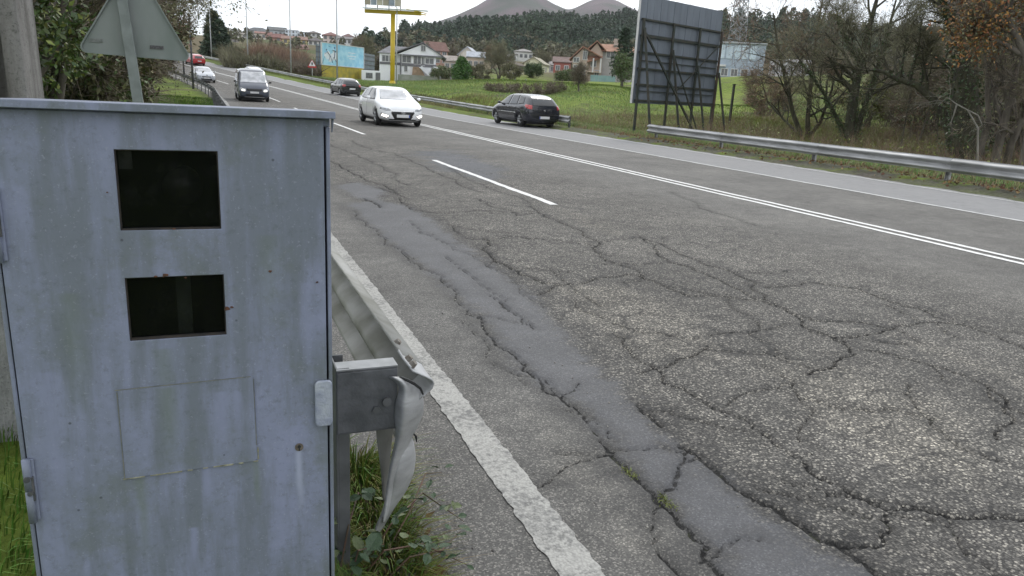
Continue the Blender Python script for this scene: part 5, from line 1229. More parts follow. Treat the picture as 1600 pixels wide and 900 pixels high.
# small red and white warning triangle
P = at_r(488, 122, 103); ts = empty('warning_sign', P, -math.atan2(P[0], P[1]), 'small white warning triangle with red border facing the road by the blue billboard', 'road sign')
k = 103/F_PX; h = 14.5*k
MB().tube([(0, .05, -1), (0, .05, h+.6)], .045, 8).build('post', m_lampp, ts)
MB().prism(tri(13.5*k, .06, 0, h), 'y', -.02, .0).build('red_border', pm('sign_red', (.45, .03, .03), (.38, .03, .03), 5, .4), ts)
MB().prism(tri(9.6*k, .04, 0, h+.2), 'y', -.035, -.0205).build('plate', pm('sign_white', (.72, .70, .72), (.62, .62, .64), 5, .4), ts)
MB().prism([(-.06, h+.33), (.06, h+.33), (.09, h+.6), (.0, h+.72), (-.09, h+.6)], 'y', -.045, -.036).build('symbol', m_trim, ts)

# ------------------------------------------------------------------ blue and yellow roadside billboard
A_ = Vector(at_r(503, 127, 112)); B_ = Vector(at_r(567.5, 131, 121)); ux = (B_-A_); ux.z = 0; Wb = ux.length; ang = math.atan2(ux.y, ux.x)
bl = empty('billboard', (A_.x, A_.y, A_.z), ang, 'pale blue and yellow billboard with dark figures printed at its left', 'billboard')
k = 115/F_PX; zt_, zm = (127-74.5)*k, (127-104)*k
m_sky, t, b = _nodes('billboard_print'); tcn = t.nodes.new('ShaderNodeTexCoord')
_c = ramp(t, noise_node(t, tcn.outputs['Object'], .9, 5), [(.35, (.22, .50, .68)), (.65, (.40, .66, .78))]); t.links.new(_c, b.inputs['Base Color']); b.inputs['Roughness'].default_value = .6
MB().box((Wb/2, 0, (zt_+zm)/2), (Wb, .12, zt_-zm)).build('poster_panel', m_sky, bl)
m_yel = pm('billboard_yellow', (.44, .34, .04), (.27, .24, .05), 1.2, .7)
for q in range(8): MB().box((Wb*(q+.5)/8, 0, (zm+.5)/2-.1), (Wb/8-.02, .1, zm-.45)).build('base_panel', m_yel, bl)
fr = MB().box((Wb/2, -.02, zt_+.05), (Wb+.2, .2, .1)).box((Wb/2, -.02, zm-.03), (Wb+.2, .2, .1)).box((-.05, -.02, (zt_+zm)/2), (.1, .2, zt_-zm)).box((Wb+.05, -.02, (zt_+zm)/2), (.1, .2, zt_-zm)); fr.build('frame', m_frame, bl)
m_ink = pm('navy_print', (.03, .05, .13), (.05, .08, .2), 3, .6); m_wpr = pm('white_print', (.72, .76, .80), (.6, .68, .74), 2, .6)
r_ = random.Random(5)
def blob(cx, cz, s, mat, nm='print'):
    poly = [(cx+math.cos(a*6.283/10)*s*r_.uniform(.4, 1.2), cz+math.sin(a*6.283/10)*s*r_.uniform(.4, 1.1)) for a in range(10)]
    MB().prism(poly, 'y', -.072, -.062).build(nm, mat, bl)
def inkbar(x0, z0, x1, z1, w, mat=m_ink, y_=-.068): MB().bar((Wb*x0/8, y_, zm+(zt_-zm)*z0), (Wb*x1/8, y_, zm+(zt_-zm)*z1), .01, w, (0, 1, 0)).build('print', mat, bl)
for cx, cz, s in ((1.0, .42, .75), (2.2, .5, .8), (1.6, .3, .7)): blob(Wb*cx/8, zm+(zt_-zm)*cz, s, m_wpr)
for q_ in ((.9, .62, 1.5, .40, .16), (1.5, .40, 1.9, .12, .12), (1.45, .45, 1.2, .2, .10), (.5, .5, .9, .62, .09), (1.9, .72, 2.5, .66, .26), (2.5, .66, 2.85, .80, .12), (2.3, .66, 2.2, .36, .2), (2.2, .36, 2.6, .16, .12), (2.1, .4, 1.8, .22, .1), (1.2, .88, 1.5, .85, .1)): inkbar(*q_, y_=-.078)
blob(Wb*.8/8, zm+(zt_-zm)*.7, .17, m_ink); blob(Wb*2.3/8, zm+(zt_-zm)*.82, .2, m_ink)
for q, (z_, w_) in enumerate(((.68, 1.9), (.52, 2.3), (.40, 1.5))): MB().box((Wb*.70, -.066, zm+(zt_-zm)*z_), (w_, .01, .10)).build('print', m_wpr, bl)
for q in range(5): MB().box((Wb*(q+.3)/4.6, .25, zt_/2-.6), (.14, .14, zt_+1)).build('post', mm_dk, bl)
# unprinted grey steel panels at both sides
for nm, xa, xb, ra, rb, lb in (('left', 494, 502, 113, 113, 'narrow grey steel billboard back left of the blue one'), ('right', 569, 585, 122, 126, 'grey ribbed billboard back right of the blue one')):
    A_ = Vector(at_r(xa, 127, ra)); B_ = Vector(at_r(xb, 131, rb)); u = B_-A_; ang2 = math.atan2(u.y, u.x); w_ = math.hypot(u.x, u.y)
    sb = empty('billboard', A_, ang2, lb, 'billboard'); n_ = max(2, int(w_/.45)); top_ = (127-(76 if nm == 'left' else 85))*k; bot_ = (127-(104 if nm == 'left' else 112))*k
    for q in range(n_): MB().box((w_*(q+.5)/n_, 0, (top_+bot_)/2), (w_/n_-.05, .08, top_-bot_)).build('panel', pm('grey_ribbed_steel', (.22, .25, .28), (.17, .2, .22), 2, .6, .2), sb)
    for q in range(4): MB().box((w_/2, -.09, bot_+(top_-bot_)*(q+.5)/4), (w_, .08, .1)).build('rail', mm_dk, sb)
    for q in (.1, .9): MB().box((w_*q, .1, top_/2-.7), (.12, .1, top_+1.3)).build('post', mm_dk, sb)
# white van-like container under it
P = at_r(580, 130, 119); ct = empty('container', P, -math.atan2(P[0], P[1]), 'small white site cabin under the grey ribbed billboard back', 'cabin')
MB().box((0, 0, .9), (2.9, 2, 1.9)).build('body', m_ww, ct, bevel=.05); MB().box((-.3, -1.02, 1.1), (1., .05, .8)).build('window', m_win, ct); MB().box((1., -1.02, .85), (.7, .05, 1.5)).build('door', mm_dk, ct)

# ------------------------------------------------------------------ tall yellow column with billboard
P = at_r(613, 133, 98); k = float((P-EYEV)@CF)/F_PX; rz = -math.atan2(P[0], P[1]); zb_ = (133-27)*k
ub = empty('monopole_billboard', P, rz, 'tall yellow column carrying a large panelled billboard cut off by the top of the picture', 'billboard')
m_col = pm('column_yellow', (.58, .42, .015), (.48, .34, .02), .8, .5)
MB().tube([(0, 0, -1.5), (0, 0, zb_)], [.30, .27], 20).build('column', m_col, ub, True)
MB().tube([(0, 0, -1), (0, 0, .5)], [.38, .38], 20).build('collar', m_col, ub, True)
yw_ = R(-12); ca, sa = math.cos(yw_), math.sin(yw_)
bt = MB().box((0, 0, zb_+.10), (7.0, .55, .42), yw_).build('beam', m_col, ub)
pf = MB(); 
for q in range(9): pf.box(((-3.3+q*.9)*ca, (-3.3+q*.9)*sa-.75, zb_+.38), (.85, 1.0, .06), yw_)
pf.build('walkway', m_wpr, ub)['kind'] = 'stuff'
pc_ = [(.33, .30, .22), (.25, .30, .33), (.42, .40, .30), (.30, .28, .20), (.22, .27, .30), (.38, .36, .27)]
for q in range(6):
    for v_ in range(3):
        MB().box((-3.45+.73*q+.365, -.35-.08*q, zb_+.75+1.55*v_+.75), (.70, .1, 1.5)).build('panel', pm('faded_panel_%d' % q, pc_[q], tuple(c*.8 for c in pc_[q]), 1.5, .7), ub)
for q in range(4): MB().bar((-3.3+q*1.4, -.1-.1*q, zb_+.3), (-3.3+q*1.4, -.1-.1*q, zb_+5.4), .12).build('frame_post', mm_dk, ub)
MB().bar((1.6, .4, zb_+.2), (4.1, .6, zb_+.1), .12).bar((1.6, -.5, zb_+.55), (4.1, -.4, zb_+.2), .1).build('maintenance_arm', m_col, ub)

# ------------------------------------------------------------------ big billboard seen from behind
P0 = Vector(at_z(988, 212, .03)); az = math.atan2(*[float(v) for v in at_r(2060, 214, 1)[:2]]); dr = Vector((math.sin(az), math.cos(az), 0))
def s_at(px):
    best = None
    for q in range(2, 1400):
        P = P0+dr*q*.01; v = np.array(P)-EYEV; v[2] += 1.5; x = 800+F_PX*(v@CR)/(v@CF)
        if x >= px: return q*.01
Wp = s_at(1117); g = empty('billboard', (P0.x, P0.y, 0), math.atan2(dr.y, dr.x), 'large blue grey billboard seen from behind on a dark green steel scaffold', 'billboard')
def zz_at(px_, py_):  # height on the board plane at board position of a photo point
    d = ray(px_, py_); n_ = np.array([-dr.y, dr.x, 0]); t_ = (np.array([P0.x, P0.y, 0])-EYEV)@n_/(d@n_); q = EYEV+d*t_
    return float((q-np.array([P0.x, P0.y, 0]))@np.array([dr.x, dr.y, 0])), float(q[2])
(_, zb0), (_, zt0) = zz_at(986, 161), zz_at(1000, -10)
m_bp = pm('billboard_back_grey', (.165, .19, .225), (.13, .15, .18), 1.3, .65, .1, stretch=(2, 1, .5)); m_gs = pm('scaffold_green', (.022, .034, .028), (.045, .04, .03), 4, .7)
npn = 13; pw = (Wp+.1)/npn
for q in range(npn): MB().box((-.1+pw*(q+.5), .14, (zb0+zt0)/2), (pw-.015, .04+.012*(q % 2), zt0-zb0)).build('panel', m_bp, g)
MB().box((-.12, .13, (zb0+zt0)/2), (.03, .09, zt0-zb0)).build('edge_trim', m_frame, g)
nb = 6
for q in range(nb):
    z = zb0+.12+(zt0-zb0-1.0)*q/(nb-1)
    MB().box((Wp/2, .06, z), (Wp-.05, .07, .07)).build('rail', m_gs, g)
for q in (2.5, 4.1, .6): MB().box((Wp/2, .075, zb0+.12+(zt0-zb0-1.0)*q/5), (Wp-.3, .03, .03)).build('thin_rail', m_gs, g)
vx = [.06, Wp*.36, Wp*.69, Wp*.985]
for q, x in enumerate(vx): MB().box((x, -.01, (zt0-.8)/2-.2), (.11, .06, zt0-.5)).build('post', m_gs if q < 3 else pm('rusty_post', (.09, .055, .04), (.04, .04, .035), 3, .8), g)
for x in vx: MB().bar((x+.03, -.06, zb0+(2.9, 2.2, 1.7, 1.5)[vx.index(x)]), (x+.25, -.75, -.4), .08).build('strut', m_gs, g)
MB().bar((vx[0]+.1, -.07, zt0-1.4), (vx[2]-.1, -.7, -.3), .07).build('brace', m_gs, g)
MB().bar((vx[3], -.07, zb0+2.8), (vx[1]+.3, -.07, zb0+.4), .035).build('brace', m_gs, g)
MB().bar((vx[1]+.1, -.07, zb0+2.0), (vx[2]+.3, -.5, -.3), .05).build('brace', m_gs, g)
for px, py0, lb in ((1108, 125, 'dark green steel post just right of the big billboard'), (1138, 131, 'free standing dark green post right of the big billboard, by the pylon')):
    P = Vector(at_z(px, 206, .0)); root = empty('steel_post', (P.x, P.y, 0), 0, lb, 'post'); h = at_r(px+4, py0, math.hypot(P.x, P.y))[2]
    MB().box((0, 0, h/2-.15), (.11, .09, h+.3)).build('shaft', m_gs, root); MB().box((0, .0, h-.02), (.15, .13, .03)).build('cap', m_gs, root)
# ------------------------------------------------------------------ vegetation
def bark(name, a, b__): return pm(name, a, b__, 2.5, .95, bump=.6, bscale=18, stretch=(3, 3, .8))
m_bark = bark('bark_grey_brown', (.13, .115, .095), (.07, .06, .05)); m_bark2 = bark('bark_mossy', (.075, .075, .045), (.04, .036, .028)); m_barkp = bark('bark_pale', (.26, .25, .22), (.16, .15, .13))
m_twb = pm('twig_brown', (.19, .155, .12), (.13, .105, .08), .5, .9, island=.3)
m_twr = pm('twig_red_brown', (.25, .16, .11), (.17, .12, .085), .5, .9, island=.3)
m_two = pm('twig_olive', (.18, .17, .105), (.13, .125, .08), .5, .9, island=.35)
m_lfd = pm('leaf_dark_green', (.06, .10, .028), (.09, .13, .035), .8, .55, island=.4)
m_lfy = pm('leaf_yellow_green', (.21, .22, .05), (.13, .165, .035), 1.2, .6, island=.35)
m_lfo = pm('leaf_olive_brown', (.15, .135, .07), (.11, .115, .055), .8, .7, island=.4)
m_orl = pm('leaf_orange', (.30, .13, .035), (.20, .10, .03), 1.2, .6, island=.4)
m_ivy = pm('ivy_leaf', (.032, .06, .02), (.06, .09, .03), 2, .5, island=.4)
m_thu = pm('thuja_green', (.045, .11, .018), (.065, .14, .025), 1.5, .7, island=.3)
m_con = pm('conifer_green', (.028, .050, .028), (.04, .065, .035), 1., .7, island=.35)
m_wood = pm('pine_wood_green', (.030, .052, .034), (.055, .080, .045), .03, .8, island=.5)
m_woodb = pm('winter_wood_brown', (.15, .125, .09), (.10, .115, .065), .03, .9, island=.35)
def branch(r_, p, d, L, rad, lvl, nl, kids, spread, up, out, wander=.18, start=.25):
    n = 5 if lvl == 0 else 4; pts = [p.copy()]; rr = [rad]; q = p.copy(); dd = d.copy()
    for k in range(n):
        dd = (dd+Vector((r_.gauss(0, wander), r_.gauss(0, wander), r_.gauss(0, wander)+up*(.5+k/n))))
        dd.normalize(); q = q+dd*L/n; pts.append(q.copy()); rr.append(rad*(1-.72*(k+1)/n))
    out.append((pts, rr, lvl)); grow_kids(r_, pts, rr, L, lvl, nl, kids, spread, up, out, wander, start)
def grow_kids(r_, pts, rr, L, lvl, nl, kids, spread, up, out, wander, start=.25):
    if lvl+1 >= nl: return
    m_ = len(pts)-1
    for k in range(kids[lvl]):
        f = start+(1-start)*(k+r_.random())/kids[lvl]; i_ = min(m_-1, int(f*m_)); t_ = f*m_-i_
        p = pts[i_].lerp(pts[i_+1], t_); ax = (pts[i_+1]-pts[i_]).normalized(); rd = rr[i_]+(rr[i_+1]-rr[i_])*t_
        s = ax.cross(Vector((r_.gauss(0, 1), r_.gauss(0, 1), r_.gauss(0, 1)))).normalized()
        sp = spread*r_.uniform(.7, 1.3); nd = (ax*math.cos(sp)+s*math.sin(sp)).normalized()
        branch(r_, p, nd, L*r_.uniform(.38, .68)*(1.15-.5*f), max(.006, rd*.6), lvl+1, nl, kids, spread, up, out, wander, .15)
def twig_cloud(name, P, D, ln, wd, mat, parent=None, seed=0, droop=0.):
    r_ = np.random.default_rng(seed); n = len(P); P = np.asarray(P, float); D = np.asarray(D, float)+r_.normal(0, .45, (n, 3)); D /= np.linalg.norm(D, axis=1)[:, None]
    l = ln*r_.uniform(.4, 1.3, n)[:, None]; S_ = np.cross(D, r_.normal(size=(n, 3))); S_ /= np.linalg.norm(S_, axis=1)[:, None]; w = wd*r_.uniform(.6, 1.3, n)[:, None]
    bend = r_.normal(0, .16, (n, 3))*l; bend[:, 2] -= droop*l[:, 0]
    V = np.stack([P-S_*w, P+S_*w, P+D*l*.5+bend*.4+S_*w*.6, P+D*l*.5+bend*.4-S_*w*.6, P+D*l+bend+S_*w*.12, P+D*l+bend-S_*w*.12], 1)
    b0 = np.arange(n)[:, None]*6; Q = np.concatenate([b0+np.array([[0, 1, 2, 3]]), b0+np.array([[3, 2, 4, 5]])])
    return link_mesh(name, np_mesh(name, V.reshape(-1, 3), Q), mat, parent)
def tree(name, label, loc, h, rad, seed, nl=4, kids=(7, 5, 4), spread=.7, up=.12, wander=.16, stems=1, lean=.25, mats=None, twigs=None, leaves=None, ivy=None, paths=None, cat='tree', group=None, start=.25, rots=None):
    r_ = random.Random(seed); root = empty(name, loc, 0, label, cat, group); out = []; L0 = Vector(loc)
    if paths:
        for pth, rd in paths:
            pts = [Vector(p)-L0 for p in pth]; m_ = len(pts)-1; rr = [rd*(1-.75*k/m_) for k in range(m_+1)]
            LL = sum((pts[k+1]-pts[k]).length for k in range(m_)); out.append((pts, rr, 0)); grow_kids(r_, pts, rr, LL*.8, 0, nl, kids, spread, up, out, wander, start)
    for s in range(stems if not paths else 0):
        a = r_.uniform(0, 6.28); ln_ = lean*r_.uniform(.3, 1.2)*(0 if stems == 1 else 1)
        d = Vector((math.cos(a)*ln_, math.sin(a)*ln_, 1)).normalized()
        branch(r_, Vector((math.cos(a), math.sin(a), 0))*rad*.8*(stems > 1)+Vector((0, 0, -.2)), d, h*r_.uniform(.75, 1)*.8, rad*r_.uniform(.7, 1), 0, nl, kids, spread, up, out, wander, start)
    mb = MB()
    for pts, rr, lv in out: mb.tube(pts, rr, (9, 6, 4, 3, 3)[lv], False)
    mb.build('trunk', mats or m_bark, root, True)
    tips = [(p, (q-p0)) for pts, rr, lv in out if lv >= nl-2 for p0, p, q in zip(pts, pts[1:], pts[2:]+pts[-1:])]
    P = np.array([t_[0] for t_ in tips]); D = np.array([t_[1].normalized() if t_[1].length > 1e-6 else Vector((0, 0, 1)) for t_ in tips]); rg = np.random.default_rng(seed)
    if twigs:
        n, ln, wd, mt = twigs; ix = rg.integers(0, len(P), n); twig_cloud('twigs', P[ix], D[ix], ln, wd, mt, root, seed)
    if leaves:
        for n, sz, mt, sp in (leaves if isinstance(leaves, list) else [leaves]):
            ix = rg.integers(0, len(P), n); leaf_quads('foliage', P[ix]+rg.normal(0, sp, (n, 3)), sz, mt, seed+1, 1.5, None, root)
    if ivy:
        n, sz, up_to = ivy; V = []
        tr = [o for o in out if o[2] == 0]
        for k in range(n):
            pts, rr, _ = tr[rg.integers(0, len(tr))]; f = rg.random()*up_to*(len(pts)-1); i_ = int(f); p = pts[i_].lerp(pts[min(i_+1, len(pts)-1)], f-i_)
            v = Vector(rg.normal(size=3)); v.z *= .3; v.normalize(); V.append(p+v*(rr[i_]*(1.0+.5*abs(rg.normal()))))
        leaf_quads('ivy', V, sz, m_ivy, seed+2, 1.2, None, root)
    return root
def G(px, r, py=150, dz=0): 
    v = on_ground(px, r, py); v.z += dz; return v

# --- left bank: evergreen shrubs and trees close behind the cabinet
def shrub(name, label, loc, rx, h, seed, n, sz, mats, cat='shrub', clumps=40, trunk=True, ry=None, low=.1, twn=0, group=None):
    rg = np.random.default_rng(seed); root = empty(name, loc, 0, label, cat, group); ry = ry or rx
    c = rg.normal(size=(clumps, 3)); c /= np.linalg.norm(c, axis=1)[:, None]; c *= rg.uniform(.35, 1., clumps)[:, None]**.5
    c = c*np.array([rx, ry, h/2*(1-low)])+np.array([0, 0, h*(.5+low/2)]); cr = rg.uniform(.14, .34, clumps)*rx
    r_ = random.Random(seed); mb = MB()
    for k in range(min(clumps, 26)):
        p = Vector(c[k]); b0 = Vector((r_.gauss(0, rx*.12), r_.gauss(0, ry*.12), -.15)); md_ = b0.lerp(p, .5)+Vector((r_.gauss(0, .1), r_.gauss(0, .1), h*.06)); mb.tube([b0, md_, p], [.035*h/3, .02*h/3, .008*h/3], 5, False)
    mb.build('stems', m_bark, root, True)
    tot = sum(w for _, w in mats)
    for mt, w in mats:
        nn = int(n*w/tot); ix = rg.integers(0, clumps, nn); off_ = rg.normal(size=(nn, 3)); off_ /= np.linalg.norm(off_, axis=1)[:, None]
        P = c[ix]+off_*(cr[ix]*rg.uniform(.3, 1.15, nn))[:, None]; P = P[P[:, 2] > .03]
        leaf_quads('foliage', P, sz, mt, seed+int(w*10), 1.5, None, root)
    if twn:
        ix = rg.integers(0, clumps, twn); D = c[ix]-np.array([0, 0, h*.3]); twig_cloud('twigs', c[ix], D/np.linalg.norm(D, axis=1)[:, None], rx*.6, .006*h/3, m_twb, root, seed)
    return root
def LP(lat, y): return Vector((lat+float(road_off(y)), y, gz(lat+float(road_off(y)), y)))
shrub('evergreen_shrub', 'dark glossy leaved evergreen shrub right beside the concrete utility pole', LP(-2.15, 8.0), 1.15, 4.6, 21, 24000, .046, [(m_lfd, 5), (m_lfy, 1.2), (m_ivy, 2)], twn=500)
shrub('evergreen_shrub', 'yellowish green leaved shrub behind the left corner of the triangular sign', LP(-2.1, 10.6), 1.3, 5.6, 22, 26000, .055, [(m_lfd, 4), (m_lfy, 2.2), (m_ivy, 2)], twn=600)
tree('bare_tree', 'leaning grey brown trunk with tangled twigs seen below the triangular sign', LP(-2.1, 12.5), 4.6, .11, 23, 4, (8, 6, 4), .6, .08, .2, stems=2, lean=.15, twigs=(2500, .4, .004, m_twb), leaves=[(5000, .05, m_lfo, .25), (2500, .05, m_lfd, .3)], ivy=(900, .07, .8))
shrub('hedge_shrub', 'olive brown half leafless shrub just behind the triangular sign post', LP(-2.1, 15.5), 1.3, 3.6, 24, 14000, .075, [(m_lfo, 4), (m_lfd, 2), (m_two, 2)], twn=2500)
tree('bank_tree', 'fine twigged olive tree filling the space above the triangular sign', LP(-4.0, 20), 8, .15, 25, 4, (9, 6, 5), .8, .08, .17, stems=3, lean=.15, twigs=(12000, .6, .007, m_twb), leaves=[(12000, .06, m_lfo, .3), (4000, .06, m_lfd, .3)])
shrub('hedge_shrub', 'brown leaved thicket beside the grass verge, right of the sign post', LP(-3.0, 26), 1.6, 3.8, 26, 13000, .10, [(m_lfo, 4), (m_two, 3), (m_twr, 1.5)], twn=3000)
tree('bank_tree', 'tall grey green tree whose crown leans out over the verge beside the white sky', LP(-4.6, 37), 11, .2, 27, 4, (10, 7, 5), .85, .06, .17, stems=3, lean=.3, twigs=(16000, .8, .010, m_two), leaves=[(30000, .08, m_lfo, .45), (12000, .08, m_two, .5)])
shrub('hedge_shrub', 'brownish shrub at the far end of the grass verge below the tall trees', LP(-3.2, 44), 2.4, 5.2, 28, 12000, .15, [(m_lfo, 4), (m_twr, 2), (m_lfd, 1)], twn=3000)
tree('bank_tree', 'farther leafless tree with yellowish undergrowth at the bend of the road', LP(-5.4, 58), 12, .2, 29, 4, (9, 7, 5), .85, .06, .17, stems=3, lean=.4, twigs=(14000, 1.1, .015, m_two), leaves=[(10000, .18, m_lfo, .7)])
shrub('hedge_shrub', 'tall dark shrubbery rising behind the concrete utility pole', LP(-4.6, 12), 2.0, 6.5, 30, 14000, .10, [(m_lfd, 5), (m_lfo, 2)])
shrub('hedge_shrub', 'dark green shrubbery higher on the bank behind the yellowish shrub', LP(-5.2, 19), 2.4, 7.5, 31, 14000, .12, [(m_lfd, 4), (m_lfo, 3)])
shrub('hedge_shrub', 'russet shrub by the bend of the road behind the two slim posts', LP(-5.5, 78), 3.2, 6, 32, 10000, .22, [(m_lfo, 4), (m_twr, 2)], twn=2500)
tree('bank_tree', 'distant leafless tree above the bend of the road, farthest on the left bank', LP(-7.5, 92), 13, .25, 33, 4, (9, 6, 5), .85, .06, .17, stems=3, lean=.4, twigs=(9000, 1.2, .022, m_two), leaves=[(8000, .25, m_lfo, .8)])
shrub('hedge_shrub', 'olive shrubs crowding the outer side of the bend, beyond the two slim posts', LP(-7, 112), 4, 7, 34, 9000, .28, [(m_lfo, 4), (m_lfd, 2)], twn=1500)

# --- conifer by the top of the road, brown thicket beyond the far guardrail
def conifer(name, label, loc, h, rx, seed, n, sz, mat, tiers=14, droop=.15, cat='tree', low=.12, full=.0):
    rg = np.random.default_rng(seed); root = empty(name, loc, 0, label, cat)
    MB().tube([(0, 0, -.3), (0, 0, h*.5), (0, 0, h)], [h*.022, h*.014, .02], 8).build('trunk', m_bark, root, True)
    P = []; mb = MB()
    for k in range(tiers):
        f = k/tiers; z = h*(low+(1-low)*f); R_ = rx*(1-f)**.8*rg.uniform(.85, 1.1); nb_ = 9 if k < tiers*.6 else 6
        for q in range(nb_):
            a = rg.uniform(0, 6.28); tip = Vector((math.cos(a)*R_, math.sin(a)*R_, z-droop*R_+.12*R_)); o_ = Vector((0, 0, z)); mb.tube([o_, o_.lerp(tip, .5)+Vector((0, 0, -.03*R_)), tip], [.04*h/8, .02*h/8, .008], 4, False)
            m_ = max(6, int(n/tiers/nb_)); u = rg.uniform(.12, 1, m_)**.7
            P.append(np.array(o_)+(np.array(tip)-np.array(o_))*u[:, None]+rg.normal(0, 1, (m_, 3))*np.array([.10, .10, .05+full])*R_*.9+0)
    mb.build('branches', m_bark, root)
    leaf_quads('foliage', np.concatenate(P), sz, mat, seed, 2.2, None, root, flat=.4)
    return root
conifer('conifer_tree', 'dark conifer beyond the guardrail at the top of the road', G(336, 136, 95), 7.6, 2.2, 41, 6000, .35, m_con, full=.2)
conifer('conifer_tree', 'dark conifer half hidden just right of the first one at the top of the road', G(345, 140, 95), 6.4, 2.2, 42, 5000, .35, m_con, full=.2)
_rg = np.random.default_rng(50)
def thicket(name, label, pxs, r0, r1, n, ln, wd, mat, seed, pyref=110, lean=.5, lo=0.0, hi=1.):
    rg = np.random.default_rng(seed); px = rg.uniform(pxs[0], pxs[1], n); r = rg.uniform(r0, r1, n)
    cl = rg.uniform(0, 1, (40, 2)); ix = rg.integers(0, 40, n)
    px = pxs[0]+(pxs[1]-pxs[0])*np.clip(cl[ix, 0]+rg.normal(0, .03, n), 0, 1); r = r0+(r1-r0)*np.clip(cl[ix, 1]+rg.normal(0, .05, n), 0, 1)
    d = CF[None, :]+CR[None, :]*((px-800)/F_PX)[:, None]-CU[None, :]*((pyref-450)/F_PX); hh = np.hypot(d[:, 0], d[:, 1])
    x = d[:, 0]/hh*r; y = d[:, 1]/hh*r; z = ground_z(x, y); k = .55+.75*rg.uniform(0, 1, 40)[ix]
    base = np.stack([x, y, z+ln*k*rg.uniform(lo, .55, n)*.8], -1); D = rg.normal(0, .55, (n, 3)); D[:, 2] = 1
    o = twig_cloud(name, base, D, ln*.7, wd, mat, None, seed); tag(o, label, 'thicket' if label else None, None, None if label else 'stuff'); return o
for q, (pxs, r0, r1, n, ln, mt) in enumerate((((345, 425), 130, 146, 12000, 2.5, m_two), ((395, 475), 120, 143, 16000, 2.8, m_twr), ((455, 503), 112, 135, 9000, 2.3, m_twb), ((350, 500), 114, 125, 9000, 2.0, m_two), ((400, 460), 146, 156, 7000, 2.2, m_twr))):
    thicket('shrub_thicket', None, pxs, r0, r1, n, ln, .05, mt, 60+q)
# --- grass, weeds and scrub on the far verge
def rscatter(l0, l1, y0, y1, n, seed):
    rg = np.random.default_rng(seed); la_ = rg.uniform(l0, l1, n); y = rg.uniform(y0, y1, n); x = la_+road_off(y); return np.stack([x, y, ground_z(x, y)], -1)
blades('verge_grass', rscatter(15.3, 20, 3, 48, 26000, 71), .22, .02, .7, m_gr, 71, 2)
blades('verge_grass', rscatter(15.2, 21, 3, 60, 18000, 72), .28, .018, .8, m_gr3, 72, 2)
blades('verge_grass', rscatter(15.6, 18.5, 30, 120, 22000, 73), .30, .03, .7, m_gr2, 73, 2)
blades('verge_grass', rscatter(16.0, 19, 60, 150, 12000, 74), .5, .05, .7, m_lfo, 74, 2)
blades('field_grass', rscatter(19, 60, 30, 110, 60000, 75), .22, .05, .6, m_gr, 75, 1)
blades('field_grass', rscatter(19, 60, 30, 110, 26000, 76), .28, .05, .6, m_gr2, 76, 1)
_p = rscatter(14.4, 18.5, 4, 26, 2600, 77); _p[:, 2] += .03
leaf_quads('leaf_litter', _p, .07, m_litter, 78, 1.3, 'stuff', flat=.7)
# weeds growing in the asphalt cracks
_w = np.array([at_z(a, b_, 0)[:3] for a, b_ in ((983, 738), (1040, 783), (1034, 777), (1046, 790), (976, 733), (990, 745), (1038, 788))])
_p = np.repeat(_w, 30, 0)+np.random.default_rng(4).normal(0, .012, (210, 3))*np.array([1, 1.6, 0]); blades('crack_moss', _p, .012, .004, .9, m_gr2, 79, 2)
# --- middle distance plants
conifer('thuja', 'bright green teardrop shaped thuja right of the white gabled house', G(721, 128, 125), 4.0, 1.75, 43, 9000, .2, m_thu, tiers=16, droop=-.6, low=.04, full=.35)
conifer('conifer_tree', 'slim dark conifer with level branches left of the big billboard', G(971, 118, 135), 9.2, 2.3, 44, 6000, .22, m_con, tiers=12, low=.25)
tree('leafy_tree', 'small dark leafy tree in front of the slim conifer', G(972, 92, 160), 4.2, .10, 45, 4, (6, 5, 4), .7, .1, stems=2, leaves=(7000, .12, m_lfd, .3), twigs=(2000, .4, .012, m_twb))
tree('bare_tree', 'large greenish leafless tree in front of the small white houses in the middle', G(778, 132, 130), 6.5, .16, 46, 4, (8, 5, 4), .6, .12, stems=4, lean=.3, twigs=(7000, .7, .016, m_two), leaves=(2500, .10, m_lfo, .4))
shrub('hedge_shrub', 'grey olive bush left of the large greenish leafless tree', G(750, 130, 128), 1.9, 2.8, 47, 4000, .16, [(m_lfo, 3), (m_two, 2)], twn=1200)
shrub('hedge_shrub', 'grey olive bush right of the large greenish leafless tree', G(798, 128, 128), 1.8, 2.8, 48, 4000, .16, [(m_lfo, 3), (m_two, 2)], twn=1200)
shrub('hedge_shrub', 'rounded dark green hedge below the pale yellow houses', G(832, 140, 128), 2.0, 2.4, 49, 7000, .16, [(m_lfd, 1), (m_ivy, 1)])
shrub('hedge_shrub', 'dark green hedge in front of the house with orange roofs', G(886, 140, 131), 2.2, 2.4, 51, 7000, .16, [(m_lfd, 1), (m_lfo, .5)])
shrub('hedge_shrub', 'dark low shrubs right beside the white gabled house', G(694, 133, 125), 2.2, 2.4, 52, 6000, .16, [(m_lfd, 1), (m_lfo, 1)])
for q, (px, r, h) in enumerate(((770, 84, 1.6), (790, 82, 1.9), (812, 80, 2.2), (832, 78, 2.4), (852, 80, 2.5), (868, 82, 2.2))):
    shrub('dead_brush', ['leftmost low mound of grey brown brush', 'second mound of grey brown brush from the left', 'grey brown brush mound right behind the roof of the navy hatchback', 'taller grey brown brush mound behind the rear of the navy hatchback', 'tallest grey brown brush mound', 'rightmost grey brown brush mound'][q]+' in the green field', G(px, r, 150), 1.05, h*.52, 80+q, 1500, .10, [(m_twb, 3), (m_lfo, 1)], twn=1200, group='brush mounds in the green field')
